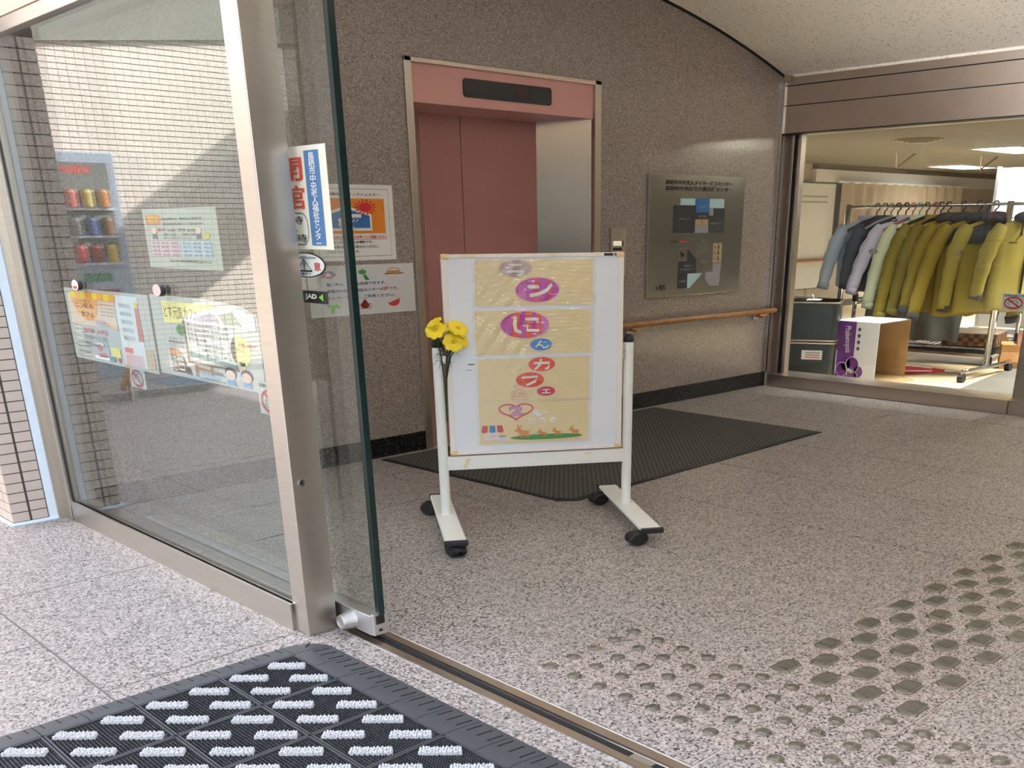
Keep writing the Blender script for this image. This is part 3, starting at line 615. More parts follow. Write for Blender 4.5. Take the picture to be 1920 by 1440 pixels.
art(A, 'menu_photo', C('photo_grey', (180, 182, 186)), [('r', .20, .01, .345, .075)], 2, T); art(A, 'menu_dish', C('dish_red', (204, 120, 112)), [('e', .265, .052, .022, .012), ('p', [(.235, .03), (.30, .038), (.335, .022), (.25, .02)])], 3, T); art(A, 'menu_plate', WHITEP, [('r', .205, .012, .34, .024), ('r', .215, .06, .30, .07)], 3, T)
art(A, 'yellow_note', C('note_yellow', (232, 222, 120)), [('r', .365, .03, .445, .062)], 2, T)
art(A, 'footer_mark', TEAL, [('e', .375, .02, .022, .010)], 2, T); art(A, 'footer_mark', REDINK, [('e', .43, .02, .014, .008)], 2, T)
for i in range(5): art(A, 'month_box', C('box_print', (204, 216, 218)), [('r', .50, .205 - .027 * i, .60, .222 - .027 * i)], 2, T); lettering(A, f'{5 + i}月のカフェ', .505, .208 - .027 * i, .59, .219 - .027 * i, INKG, 3, T)
art(A, 'pink_tab', C('tab_pink', (214, 128, 136)), [('r', .49, .055, .56, .072)], 2, T); art(A, 'pink_note', LPINK, [('r', .48, .01, .64, .052)], 2, T)
for i in range(4): lettering(A, '・申し込みはいりません', .49, .040 - .009 * i, .63, .045 - .009 * i, INKG, 3, T)
art(A, 'red_spine', C('brick_red', (206, 130, 116)), [('p', [(.625, .10), (.665, .10), (.66, .21), (.63, .21)])], 2, T); art(A, 'star_picture', YELLOW, [('p', [(.645 + (.022 if i % 2 == 0 else .010) * math.cos(PI / 2 + PI * i / 5), .222 + (.014 if i % 2 == 0 else .006) * math.sin(PI / 2 + PI * i / 5)) for i in range(10)])], 3, T)
art(A, 'brown_card', C('card_brown', (196, 178, 152)), [('r', .665, .012, .73, .075)], 2, T)
B = on_glass('blackboard_cafe_poster', 'large laminated cafe poster with pale easel picture and folded corner, beside the steel post', 'poster', XF, 3.328, .713, .70, .252, pts=[(0, 0), (.70, 0), (.70, .215), (.62, .238), (.42, .250), (0, .252)]); B.scale = (.98, .98, 1)
art(B, 'yellow_ribbon', LYEL, [('p', [(.085, .235), (.45, .235), (.42, .215), (.27, .195), (.20, .170), (.085, .168)])], 1, T)
lettering(B, 'とす元気カフェ', .095, .183, .335, .222, C('olive_ink', (120, 110, 50)), 2, T)
art(B, 'folded_flap', C('flap_white', (246, 246, 246), .35), [('p', [(.20, .182), (.33, .212), (.46, .228), (.60, .232), (.69, .214), (.69, .176), (.30, .176)])], 2, T)
art(B, 'window_picture', C('photo_lilac', (190, 184, 200)), [('p', [(.30, .188), (.42, .212), (.45, .205), (.48, .186), (.32, .184)])], 3, T); art(B, 'window_picture', C('photo_leaf', (176, 186, 160)), [('p', [(.47, .208), (.56, .222), (.61, .184), (.50, .184)])], 3, T)
art(B, 'easel_board', C('board_pale', (214, 222, 220)), [('r', .235, .062, .55, .180)], 1, T)
art(B, 'easel_edge', BROWN, [('r', .222, .052, .236, .184), ('r', .222, .050, .56, .056)], 2, T); art(B, 'easel_tray', TEAL, [('p', [(.236, .073), (.55, .056), (.55, .068), (.236, .088)])], 2, T)
art(B, 'easel_leg', C('leg_brown', (150, 112, 74)), [('r', .262, .012, .286, .052)], 1, T); art(B, 'easel_leg', C('leg_brown', (150, 112, 74)), [('r', .37, .024, .388, .052)], 1, T); art(B, 'easel_rail', C('leg_brown', (150, 112, 74)), [('p', [(.286, .034), (.45, .028), (.45, .036), (.286, .042)])], 2, T)
for i, s in enumerate(('場所:中央老人福祉センター2階', '日時:毎週土曜日 14:00～16:00', '対象者:市民 認知症のある方', '参加費:不要', '市から認定を受けた', '「介護予防サポーター」と', '楽しく過ごしましょう')):
    u = .25 if i < 4 else .30 + .03 * (i - 4)
    lettering(B, s, u, .166 - .0145 * i, u + (.27 if i < 3 else .12 if i == 3 else .18), .175 - .0145 * i, INK, 3, T, .01)
art(B, 'green_badge', GREEN, [('e', .20, .150, .032, .017)], 2, T)
art(B, 'cafe_roof', C('roof_orange', (212, 136, 70)), [('p', [(.098, .088), (.17, .084), (.185, .070), (.098, .070)])], 2, T); art(B, 'cafe_awning', DKGREEN, [('p', [(.098, .070), (.185, .066), (.21, .046), (.098, .046)])], 2, T); lettering(B, 'CAFE', .122, .052, .186, .063, WHITEP, 3, T, .02)
art(B, 'cafe_front', C('front_brown', (96, 70, 54)), [('r', .105, .014, .205, .046)], 2, T); art(B, 'cafe_window', WHITEP, [('c', [(.118, .02), (.135, .02), (.135, .04), (.118, .04)], .005), ('c', [(.15, .024), (.19, .024), (.19, .042), (.15, .042)], .005)], 3, T); art(B, 'cafe_bush', INK, [('p', [(.205, .014), (.24, .012), (.225, .036), (.20, .036)])], 3, T)
lettering(B, '手芸・脳トレ', .10, .118, .17, .124, INK, 2, T); lettering(B, '認知症予防の体操', .098, .106, .215, .113, INK, 2, T, .02); lettering(B, 'レクリエーションなど', .105, .094, .21, .101, INK, 2, T)
art(B, 'speech_balloon', LYEL, [('e', .58, .112, .062, .044), ('p', [(.56, .08), (.60, .08), (.59, .05)])], 1, T); lettering(B, 'お問い合わせ', .575, .126, .68, .136, REDINK, 3, T, .02); lettering(B, 'お気軽に', .545, .112, .60, .12, GREEN, 3, T)
art(B, 'contact_box', INKG, [('c', [(.292, .008), (.465, .008), (.465, .028), (.292, .028)], .002)], 2, T); lettering(B, '鳥栖市地域包括支援センター', .31, .019, .44, .024, INKG, 3, T); lettering(B, '85-3506', .33, .0105, .43, .016, INKG, 3, T)
for u, hair in ((.50, (50, 50, 60)), (.60, (70, 60, 56))):
    art(B, 'person_hair', C('hair%d' % hair[0], hair), [('e', u, .042, .036, .018)], 2, T); art(B, 'person_face', SKIN, [('e', u, .036, .030, .015)], 3, T); art(B, 'person_shirt', C('shirt_blue', (120, 176, 222)), [('p', [(u - .03, .006), (u + .03, .006), (u + .022, .022), (u - .022, .022)])], 2, T)
Cc = on_glass('timetable_poster', 'cream timetable sheet with pink and blue tables on the upper street glass', 'poster', XF, 3.282, 1.040, .49, .172, C('cream_sheet', (228, 232, 218), .6)); Cc.scale = (.98, .98, 1)
art(Cc, 'orange_title', C('title_orange', (222, 140, 84)), [('r', .02, .128, .12, .155)], 1, T); lettering(Cc, '巡回相談', .035, .135, .105, .149, YELLOW, 2, T, .03)
lettering(Cc, '対象者:鳥栖市内の方 ・事前申し込み 参加費:不要', .13, .138, .40, .146, INK, 2, T); lettering(Cc, '場所:鳥栖市中央老人福祉センター ☎0942-83-4060', .135, .124, .40, .132, INK, 2, T)
lettering(Cc, '香り風', .10, .107, .15, .116, REDINK, 2, T, .02); lettering(Cc, '第1水曜日', .165, .106, .22, .114, INK, 2, T); lettering(Cc, '田代館', .24, .107, .285, .116, GREEN, 2, T, .02); lettering(Cc, '第3木曜日', .30, .106, .355, .114, INK, 2, T)
lettering(Cc, '10:00～12:00', .13, .095, .22, .102, INK, 2, T); lettering(Cc, '10:00～12:00', .265, .095, .35, .102, INK, 2, T); lettering(Cc, '皆さんのご参加お待ちしております', .13, .085, .32, .092, INK, 2, T)
art(Cc, 'pink_table', LPINK, [('r', .03, .035, .235, .080)], 1, T); art(Cc, 'blue_table', C('table_blue', (190, 214, 222)), [('r', .245, .035, .44, .080)], 1, T)
for r_, rowt in enumerate((('4月1日', '5月13日', '6月3日', '4月15日', '5月20日', '6月17日'), ('7月1日', '8月5日', '9月2日', '7月15日', '8月19日', '9月16日'), ('10月7日', '11月4日', '12月2日', '10月21日', '11月18日', '12月16日'), ('1月6日', '2月3日', '3月3日', '1月20日', '2月17日', '3月17日'))):
    for c_, s in enumerate(rowt):
        u = .04 + .068 * c_ + (.012 if c_ > 2 else 0); lettering(Cc, s, u, .070 - .0112 * r_, u + .052, .077 - .0112 * r_, INK, 2, T)
lettering(Cc, 'お問い合わせ 鳥栖市高齢障害福祉課 ☎0942-85-3554', .15, .018, .43, .027, INK, 2, T)
for u in (.07, .37):
    art(Cc, 'person_picture', SKIN, [('e', u, .110, .018, .010)], 2, T); art(Cc, 'person_picture', C('shirt_grey', (110, 104, 108)), [('p', [(u - .018, .086), (u + .018, .086), (u + .012, .100), (u - .012, .100)])], 2, T)
art(Cc, 'leaf_picture', C('leaf_yellow', (210, 200, 80)), [('e', .42, .095, .018, .009)], 2, T)
# ================================================================== WHITEBOARD STAND
OX, OY = 2.4252, 3.1377
ang = math.atan2(-.548, .836)
ws = thing('whiteboard_stand', 'white wheeled whiteboard stand with sheets taped to its board', 'whiteboard', (OX, OY, 0), ang)
# local axes: x along the board, -y towards the street
WD = .763
for s, x in enumerate((0.0, WD)):
    p = MB().path([(x, 0, .05), (x, 0, .728)], .0205, 16).build('post', WPAINT, ws, smooth=False)
    MB().lathe([(.0215, 0), (.0215, .010), (.019, .022), (.012, .029), (.001, .031)], (x, 0, .724), 16).build('post_cap', BLACK, p, smooth=True)
MB().box(.012, -.012, .245, WD - .012, .012, .300).build('crossbar', WPAINT, ws, bevel=.003)
bd = MB().box(.040, -.012, .318, .723, .012, 1.046).build('board', WBOARD, ws)
FR = mat('board_frame_alu', (236, 231, 229), .35, .0)
for a in ((.030, -.016, .306, .052, .016, 1.057), (.713, -.016, .306, .735, .016, 1.057), (.030, -.016, 1.043, .735, .016, 1.057), (.030, -.016, .306, .735, .016, .320)):
    MB().box(*a).build('frame_strip', FR, ws, bevel=.002)
for a in ((.028, 1.038), (.705, 1.038), (.028, .304), (.705, .304)):
    MB().box(a[0], -.018, a[1], a[0] + .033, .018, a[1] + .021).build('corner_cap', C('corner_beige', (222, 196, 150), .4), ws, bevel=.007)
MB().box(.655, -.0182, 1.046, .690, -.0158, 1.055).build('maker_plate', BLACK, ws); MB().box(.695, -.0182, 1.046, .705, -.0158, 1.055).build('maker_plate', INKG, ws)
for x, h in ((.748, .66),):
    MB().box(x - .016, -.014, h, x + .002, .010, h + .060).build('latch', STEEL, ws, bevel=.002)
    MB().tube((x - .006, -.017, h + .03), (x - .006, -.012, h + .03), .007, n=10).build('latch_screw', CHROME, ws)
MB().box(.005, -.014, .66, .032, .010, .70).build('latch', STEEL, ws, bevel=.002)
for (u, v, w_, h_, r_) in ((.075, .252, .03, .04, -.5), (.58, .285, .03, .006, 0), (.10, 1.0465, .06, .008, 0), (.43, 1.0465, .05, .008, 0)):
    mb = MB().box(-w_ / 2, -.0005, -h_ / 2, w_ / 2, .0005, h_ / 2) if r_ == 0 else MB().prism([(-.012, 0, -.02), (.004, 0, -.02), (.02, 0, .02), (.002, 0, .02)], (0, .0006, 0))
    o = mb.build('tape_residue', C('old_tape', (226, 214, 178), .5), ws); o.location = (u + w_ / 2, -.0126 if v < .4 else -.0166, v + h_ / 2)
MB().box(.115, -.0128, .655, .140, -.0121, .660).box(.105, -.0128, .635, .13, -.0121, .637).build('marker_smudge', INKG, ws)
caster_me = {}
def caster(parent, loc, rz):
    c = MB().lathe([(.012, .055), (.012, .038), (.028, .036), (.030, .026)], (0, 0, 0), 14).build('caster', BLACK, parent)
    c.location = loc; c.rotation_euler = (0, 0, rz)
    for s in (-1, 1):
        MB().loft([[(-.012 + r * math.cos(2 * PI * i / 18), y, (.026 + r * .62 * math.sin(2 * PI * i / 18))) for i in range(18)] for y, r in ((s * .006, .041), (s * .024, .041), (s * .030, .034), (s * .030, .001))]).build('caster_wheel', BLACK, parent=c)
    MB().prism([(-.054, -.007, .028), (-.040, -.007, .046), (.0, -.007, .054), (.026, -.007, .046), (.026, -.007, .034)], (0, .014, 0)).build('caster_hood', BLACK, c)
    return c
for x, rzs, offs in ((0.0, (2.4, -1.2), ((-.055, .255), (.005, -.385))), (WD, (.3, .2), ((-.050, .245), (-.045, -.378)))):
    f = MB().box(x - .042, -.400, .050, x + .042, .325, .0655).build('foot', WPAINT, ws, bevel=.006)
    for (dx_, yy), rz in zip(offs, rzs):
        caster(ws, (x + dx_, yy, 0), rz)
    MB().box(x - .045, -.413, .0475, x + .045, -.392, .068).build('foot_cap', BLACK, f, bevel=.004); MB().box(x - .045, .317, .0475, x + .045, .334, .068).build('foot_cap', BLACK, f, bevel=.004)
BU = (math.cos(ang), math.sin(ang), 0); BN = (math.sin(ang), -math.cos(ang), 0)
def on_board(u, v, n): return (OX + BU[0] * u + BN[0] * n, OY + BU[1] * u + BN[1] * n, v)
T = .0012
def card(label, u, v, w_, h_, lab_h=.0):
    o = sheet('laminated_sheet', label, 'sheet', on_board(u, v, .0127), BU, ZW, w_, h_, WOODGRAIN, T, 'laminated cafe sheets on the board')
    # wavy clear laminate a little larger than the paper
    nx, nz = 44, 46; vs = []; fs = []; rr = random.Random(int(v * 1000))
    ph = [rr.uniform(0, 6) for _ in range(6)]; amp = .0026 if v > .6 else .0005
    for j in range(nz + 1):
        for i in range(nx + 1):
            x = -.012 + (w_ + .024) * i / nx; z = -.006 + (h_ + .012) * j / nz
            d = amp * (.28 * math.sin(z * 430 + 2.2 * math.sin(x * 13 + ph[0]) + ph[1]) * (.4 + .6 * math.sin(x * 7 + ph[4]) ** 2) + .75 * math.sin(x * 34 + z * 50 + ph[2]) + .62 * math.sin(x * 95 - z * 75 + ph[3]) * (1 if x < w_ * .4 else .25))
            vs.append((x, z, T + LAYER * 6 + .002 + d))
    for j in range(nz):
        for i in range(nx):
            a = j * (nx + 1) + i; fs.append((a, a + 1, a + nx + 2, a + nx + 1))
    MB().add(vs, fs).build('laminate_film', FILM, o, smooth=True)
    return o
def disc(o, u, v, rx, ry, m, patch=None):
    d = art(o, 'colour_disc', C('disc_rim', (238, 190, 190)), [('e', u, v, rx * 1.05, ry * 1.06, 36)], 1, T); art(o, 'colour_disc', m, [('e', u, v, rx, ry, 36)], 2, T)
    if patch:
        for pm, sh in patch: art(o, 'disc_pattern', pm, sh, 3, T)
def clip(u, v, rx, ry, a, b):      # vertical band of an ellipse
    n = 6; P = []
    for i in range(n + 1):
        x = a + (b - a) * i / n; P.append((u + rx * x, v + ry * math.sqrt(max(0, 1 - x * x))))
    for i in range(n, -1, -1):
        x = a + (b - a) * i / n; P.append((u + rx * x, v - ry * math.sqrt(max(0, 1 - x * x))))
    return ('p', P)
s1 = card('woodgrain sheet with mauve and magenta discs, topmost on the board', .154, .871, .458, .164)
def lu(u, s): return u - {1: .154, 2: .148, 3: .152, 4: .150}[s]
disc(s1, lu(.311, 1), 1.006 - .871, .061, .029, MAUVE, [(C('mauve_dark', (168, 152, 150)), [clip(lu(.311, 1), .135, .061, .029, -.2, .25)])])
art(s1, 'katakana_stroke', WHITEP, [('l', [(lu(.288, 1), .1465), (lu(.334, 1), .1465)], .007), ('l', [(lu(.282, 1), .1235), (lu(.342, 1), .1235)], .008)], 4, T)
disc(s1, lu(.394, 1), .927 - .871, .084, .044, MAGENTA, [(C('rose_print', (214, 66, 110)), [clip(lu(.394, 1), .056, .084, .044, -.22, .08), clip(lu(.394, 1), .056, .084, .044, .5, .68)]), (C('orchid_print', (204, 110, 190)), [clip(lu(.394, 1), .056, .084, .044, -.9, -.55)])])
art(s1, 'katakana_stroke', WHITEP, [('l', [(lu(.380, 1) - .02, .068), (lu(.394, 1), .066)], .013), ('l', [(lu(.368, 1), .036), (lu(.40, 1), .042), (lu(.430, 1), .054), (lu(.446, 1), .072)], .013)], 4, T)
s2 = card('woodgrain sheet with purple striped disc and blue disc, second on the board', .148, .691, .458, .163)
cx, cy, rx, ry = lu(.342, 2), .800 - .691, .094, .049
disc(s2, cx, cy, rx, ry, REDO, [(MAGENTA, [clip(cx, cy, rx, ry, -.98, -.55), clip(cx, cy, rx, ry, -.22, .02), clip(cx, cy, rx, ry, .30, .50)]), (C('orchid_print', (204, 110, 190)), [clip(cx, cy, rx, ry, .68, .97)])])
art(s2, 'hiragana_stroke', WHITEP, [('l', [(cx - .038, cy + .026), (cx - .040, cy + .002), (cx - .036, cy - .020), (cx - .020, cy - .026)], .014), ('l', [(cx + .005, cy + .021), (cx + .055, cy + .020), (cx + .048, cy + .010)], .010), ('l', [(cx + .010, cy - .004), (cx + .008, cy - .020), (cx + .052, cy - .022)], .011)], 4, T)
cx, cy = lu(.405, 2), .725 - .691
disc(s2, cx, cy, .043, .0225, SKYB)
art(s2, 'hiragana_stroke', WHITEP, [('l', [(cx - .002, cy + .013), (cx - .022, cy - .010), (cx - .010, cy), (cx + .003, cy - .003), (cx + .006, cy - .011), (cx + .020, cy - .011), (cx + .026, cy - .005)], .006)], 4, T)
s3 = card('woodgrain sheet with two red discs and a small pink disc, third on the board', .152, .510, .448, .166)
cx, cy = lu(.406, 3), .650 - .510
disc(s3, cx, cy, .053, .027, REDO)
art(s3, 'katakana_stroke', WHITEP, [('l', [(cx - .030, cy + .005), (cx + .030, cy + .005), (cx + .026, cy - .014), (cx + .016, cy - .017)], .009), ('l', [(cx - .003, cy + .018), (cx - .006, cy), (cx - .026, cy - .017)], .009)], 4, T)
cx, cy = lu(.358, 3), .5915 - .510
disc(s3, cx, cy, .056, .0285, REDO, [(C('disc_orange', (230, 116, 44)), [('l', [(cx - .04, cy + .01), (cx - .01, cy - .02)], .004), ('l', [(cx + .01, cy + .022), (cx + .045, cy - .004)], .004), ('l', [(cx - .045, cy - .008), (cx - .02, cy + .018)], .004)])])
art(s3, 'katakana_stroke', WHITEP, [('l', [(cx - .030, cy + .010), (cx + .030, cy + .012), (cx + .020, cy - .006), (cx - .012, cy - .019)], .009)], 4, T)
cx, cy = lu(.422, 3), .5455 - .510
disc(s3, cx, cy, .0365, .018, CRIM)
art(s3, 'katakana_stroke', WHITEP, [('r', cx - .014, cy + .004, cx + .014, cy + .0085), ('r', cx - .003, cy - .006, cx + .003, cy + .006), ('r', cx - .018, cy - .009, cx + .018, cy - .0045)], 4, T)
cx = lu(.316, 3)
art(s3, 'cup_drawing', C('sketch_pink', (214, 160, 150)), [('c', heart(cx, .056, .024, .010), .002), ('c', ring(cx - .002, .030, .034, .013, 20), .002), ('l', ring(cx + .036, .032, .012, .008, 10, -1.4, 1.6), .002), ('c', ring(cx, .012, .036, .006, 20), .002)], 2, T)
lettering(s3, 'Cafe', cx - .026, .024, cx + .022, .038, C('sketch_brown', (190, 130, 124)), 3, T)
s4 = card('woodgrain sheet with a red heart, donkeys and striped awning, lowest on the board', .150, .343, .446, .166)
cx = lu(.299, 4)
art(s4, 'heart_outline', C('heart_glow', (240, 184, 170)), [('c', heart(cx, .130, .070, .034, 40), .009)], 1, T); art(s4, 'heart_outline', C('heart_red', (206, 54, 52)), [('c', heart(cx, .130, .068, .032, 40), .0045)], 2, T)
lettering(s4, '2', cx - .030, .110, cx + .030, .149, C('two_rim', (190, 110, 178)), 2, T, .06); lettering(s4, '2', cx - .026, .112, cx + .026, .147, LILAC, 3, T, .02)
lettering(s4, '階へ', lu(.366, 4), .106, lu(.442, 4), .130, C('letter_white', (246, 246, 255), .4), 3, T, .018); lettering(s4, 'どうぞ', lu(.346, 4), .078, lu(.466, 4), .101, C('letter_white', (246, 246, 255), .4), 3, T, .022)
u0 = lu(.156, 4)
for i, m in enumerate((C('awning_red', (206, 64, 70)), SKYB, C('awning_red', (206, 64, 70)))):
    a = u0 + .004 + .029 * i; b = a + .024; k = (.5 - i * .5) * .012
    art(s4, 'awning_panel', m, [('p', [(a + .002, .075), (b - .001, .075), (b - k * .6 + .001, .050), ((a + b) / 2 - k * .6, .0455), (a - k * .6, .050)])], 2, T)
art(s4, 'shop_front', C('shop_white', (232, 226, 226)), [('r', u0 + .012, .016, u0 + .072, .046)], 1, T); art(s4, 'shop_sign', C('shop_pink', (226, 130, 130)), [('l', ring(u0 + .045, .030, .010, .007, 8, .3, 2.8), .002), ('r', u0 + .034, .0275, u0 + .055, .029)], 2, T)
art(s4, 'cup_picture', C('cup_white', (228, 224, 236)), [('p', [(u0 + .068, .031), (u0 + .104, .031), (u0 + .098, .017), (u0 + .076, .017)]), ('e', u0 + .086, .013, .026, .005)], 2, T); art(s4, 'coffee_picture', TANP, [('e', u0 + .086, .031, .016, .004)], 3, T)
g0 = lu(.422, 4)
art(s4, 'grass_picture', C('grass_green', (58, 150, 66)), [('e', g0, .022, .150, .0105, 30)], 2, T)
def donkey(u, v, s):
    art(s4, 'donkey_picture', DOGOR, [('e', u, v, .020 * s, .0085 * s), ('p', [(u - .028 * s, v + .004 * s), (u - .012 * s, v - .002 * s), (u - .008 * s, v + .010 * s), (u - .022 * s, v + .016 * s)]), ('p', [(u - .044 * s, v + .006 * s), (u - .02 * s, v + .006 * s), (u - .016 * s, v + .018 * s), (u - .028 * s, v + .019 * s)]),
        ('p', [(u - .026 * s, v + .016 * s), (u - .03 * s, v + .034 * s), (u - .022 * s, v + .030 * s), (u - .019 * s, v + .016 * s)]), ('p', [(u - .020 * s, v + .016 * s), (u - .015 * s, v + .033 * s), (u - .011 * s, v + .028 * s), (u - .014 * s, v + .014 * s)])]
        + [('r', u + dx * s, v - .019 * s, u + (dx + .005) * s, v - .004 * s) for dx in (-.017, -.009, .006, .014)] + [('l', [(u + .018 * s, v + .005 * s), (u + .026 * s, v + .009 * s)], .002)], 4, T)
donkey(lu(.330, 4), .042, 1.0); donkey(lu(.408, 4), .036, .62); donkey(lu(.468, 4), .038, .62); donkey(lu(.540, 4), .040, .66)
# artificial flowers tied to the left post
fw = thing('flower_bouquet', 'yellow artificial flowers tied to the left post of the whiteboard stand', 'flowers', on_board(.022, .66, .024), ang)
PET = mat('yellow_petal', (238, 216, 40), .55, noise=.08, nscale=30); STEM = mat('green_stem', (44, 70, 48), .6, noise=.2, nscale=60); CENT = mat('flower_centre', (206, 168, 30), .7)
MB().tube((-.016, .004, .006), (.016, .004, .006), .0025, n=6).build('tie', WPAINT, fw)
heads = [((-.030, -.002, .158), (-.5, -.2, .85), .9), ((-.030, -.022, .132), (-.25, -.75, .6), 1.05), ((.030, -.004, .140), (.05, -.5, .85), .85), ((.058, -.010, .136), (.3, -.6, .75), 1.1), ((.036, -.032, .088), (.05, -.85, .55), 1.1), ((.072, -.012, .096), (.6, -.45, .4), .95)]
for c, nrm, s in heads:
    q = Vector(nrm).normalized().to_track_quat('Z', 'Y')
    st_ = MB().path([(.0, .004, -.22), (c[0] * .1, .002, -.05), (c[0] * .35, c[1] * .3, .03), (c[0] * .9, c[1] * .8, c[2] - .012), c], .0022, 6).build('stem', STEM, fw)
    hd_ = MB().ball((0, 0, 0), .009 * s, .009 * s, .005 * s, 10, 6).build('flower_head', CENT, fw); hd_.location = c; hd_.rotation_euler = q.to_euler()
    for i in range(8):
        a = 2 * PI * i / 8; mb = MB(); r1 = .036 * s; vs = []
        for (r, wd, h) in ((.006, .004, .001), (.018, .011, .004), (.029, .0135, .0045), (.035, .009, .002), (.038, .002, 0)):
            for t, dz in ((-1, -.0012), (0, .0012), (1, -.0012)):
                y = wd * s * t; vs.append((r * s * math.cos(a) - y * math.sin(a), r * s * math.sin(a) + y * math.cos(a), h * s + dz))
        mb.add(vs, [(j * 3 + k, j * 3 + k + 1, j * 3 + k + 4, j * 3 + k + 3) for j in range(4) for k in range(2)])
        mb.build('petal', PET, hd_, smooth=True)
mb = MB(); rr = random.Random(3)
for i in range(46):
    b = Vector((rr.uniform(-.01, .02), rr.uniform(-.012, .004), rr.uniform(.0, .10))); a = rr.uniform(0, 2 * PI); l = rr.uniform(.025, .05)
    p1_ = b + Vector((math.cos(a) * l * .6, math.sin(a) * l * .4, .008)); p2_ = b + Vector((math.cos(a) * l, math.sin(a) * l * .7, -.012 + rr.uniform(-.01, .02)))
    mb.path([b, p1_, p2_], [.0014, .0011, .0005], 4)
mb.build('leaf_fronds', STEM, fw, kind='stuff')
# ================================================================== MATS
mt = thing('elevator_mat', 'dark ribbed carpet mat lying on the floor in front of the elevator', 'mat', (0, 0, 0))
P_ = [(3.00, 4.415), (3.050, 3.125), (3.114, 3.058), (5.262, 3.118), (5.251, 4.415)]
cx, cy = 4.1, 3.77
MB().prism([(x, y, .001) for x, y in P_], (0, 0, .005)).build('mat_edging', BLACK, mt)
def inset(P, k): return [(x + (cx - x) * k, y + (cy - y) * k * 1.6) for x, y in P]
m = bpy.data.materials.new('ribbed_carpet'); m.use_nodes = True; t_ = m.node_tree; b_ = t_.nodes['Principled BSDF']; b_.inputs['Roughness'].default_value = .95
tc = t_.nodes.new('ShaderNodeTexCoord'); ck = t_.nodes.new('ShaderNodeTexChecker'); ck.inputs['Scale'].default_value = 62; ck.inputs[1].default_value = lin((104, 102, 98)); ck.inputs[2].default_value = lin((62, 61, 59))
mp = t_.nodes.new('ShaderNodeMapping'); mp.inputs['Rotation'].default_value = (0, 0, .0); t_.links.new(tc.outputs['Object'], mp.inputs[0]); t_.links.new(mp.outputs[0], ck.inputs[0])
nz = t_.nodes.new('ShaderNodeTexNoise'); nz.inputs['Scale'].default_value = 90; mx = t_.nodes.new('ShaderNodeMix'); mx.data_type = 'RGBA'; mx.blend_type = 'MULTIPLY'; mx.inputs[0].default_value = .6
t_.links.new(tc.outputs['Object'], nz.inputs['Vector']); t_.links.new(ck.outputs[0], mx.inputs[6]); t_.links.new(nz.outputs[0], mx.inputs[7]); t_.links.new(mx.outputs[2], b_.inputs['Base Color'])
bp = t_.nodes.new('ShaderNodeBump'); bp.inputs['Distance'].default_value = .004; t_.links.new(ck.outputs[1], bp.inputs['Height']); t_.links.new(bp.outputs[0], b_.inputs['Normal'])
MB().prism([(x, y, .005) for x, y in inset(P_, .016)], (0, 0, .004)).build('mat_pile', m, mt)
# street mat of interlocking bristle tiles
om = thing('entrance_mat', 'black bristle entrance mat with grey tufts outside the sliding door', 'mat', (1.28, 2.405, 0))
TW = .2315; MH = .014
base_me = pile_me = tuft_me = None
rr = random.Random(5)
def tuft_mb():
    mb = MB(); d = Vector((.707, -.707)); q = Vector((.707, .707))
    for i in range(15):
        for j in range(4):
            s_ = -.047 + .0067 * i + rr.uniform(-.0015, .0015); o_ = -.0105 + .007 * j + rr.uniform(-.0012, .0012)
            x = d.x * s_ + q.x * o_; y = d.y * s_ + q.y * o_; r = .0048; h = .0125 + rr.uniform(-.002, .003)
            mb.add([(x + r * math.cos(a), y + r * math.sin(a), .001) for a in (0, 1.26, 2.51, 3.77, 5.03)] + [(x + r * .8 * math.cos(a), y + r * .8 * math.sin(a), h * .7) for a in (.5, 1.76, 3.0, 4.27, 5.5)] + [(x, y, h)],
                   [(k, (k + 1) % 5, 5 + (k + 1) % 5, 5 + k) for k in range(5)] + [(5 + k, 5 + (k + 1) % 5, 10) for k in range(5)])
    return mb
for i in range(4):
    for j in range(5):
        loc = (-TW * i - TW / 2, -TW * j - TW / 2, 0)
        if base_me is None:
            e = TW / 2 - .0015
            t0 = MB().box(-e, -e, .001, e, e, MH - .005).box(-e, -e, .004, e, -e + .005, MH).box(-e, e - .005, .004, e, e, MH).box(-e, -e, .004, -e + .005, e, MH).box(e - .005, -e, .004, e, e, MH).build('mat_tile', RUBBER, om)
            base_me = t0.data; t = t0
        else: t = link(base_me, 'mat_tile', om)
        t.location = loc
        if pile_me is None:
            mb = MB(); n = 25; pt = (TW - .014) / n
            for a in range(n):
                for b in range(n):
                    x = -TW / 2 + .007 + pt * (a + .5 * 1); y = -TW / 2 + .007 + pt * (b + .5)
                    if any(abs((x - cx_) * .707 - (y - cy_) * .707) < .054 and abs((x - cx_) * .707 + (y - cy_) * .707) < .0165 for cx_ in (-TW / 4, TW / 4) for cy_ in (-TW / 4, TW / 4)): continue
                    r = pt * .36; h = MH + rr.uniform(-.001, .0015)
                    mb.add([(x - r, y, MH - .006), (x, y - r, MH - .006), (x + r, y, MH - .006), (x, y + r, MH - .006), (x - r * .6, y, h), (x, y - r * .6, h), (x + r * .6, y, h), (x, y + r * .6, h)],
                           [(0, 1, 5, 4), (1, 2, 6, 5), (2, 3, 7, 6), (3, 0, 4, 7), (4, 5, 6, 7)])
            p0 = mb.build('bristle_pile', PILE, t, kind='stuff'); pile_me = p0.data
        else: link(pile_me, 'bristle_pile', t, kind='stuff')
        for a in (-1, 1):
            for b in (-1, 1):
                if tuft_me is None: k = tuft_mb().build('tuft', TUFT, t); tuft_me = k.data
                else: k = link(tuft_me, 'tuft', t)
                k.location = (a * TW / 4, b * TW / 4, MH - .005)
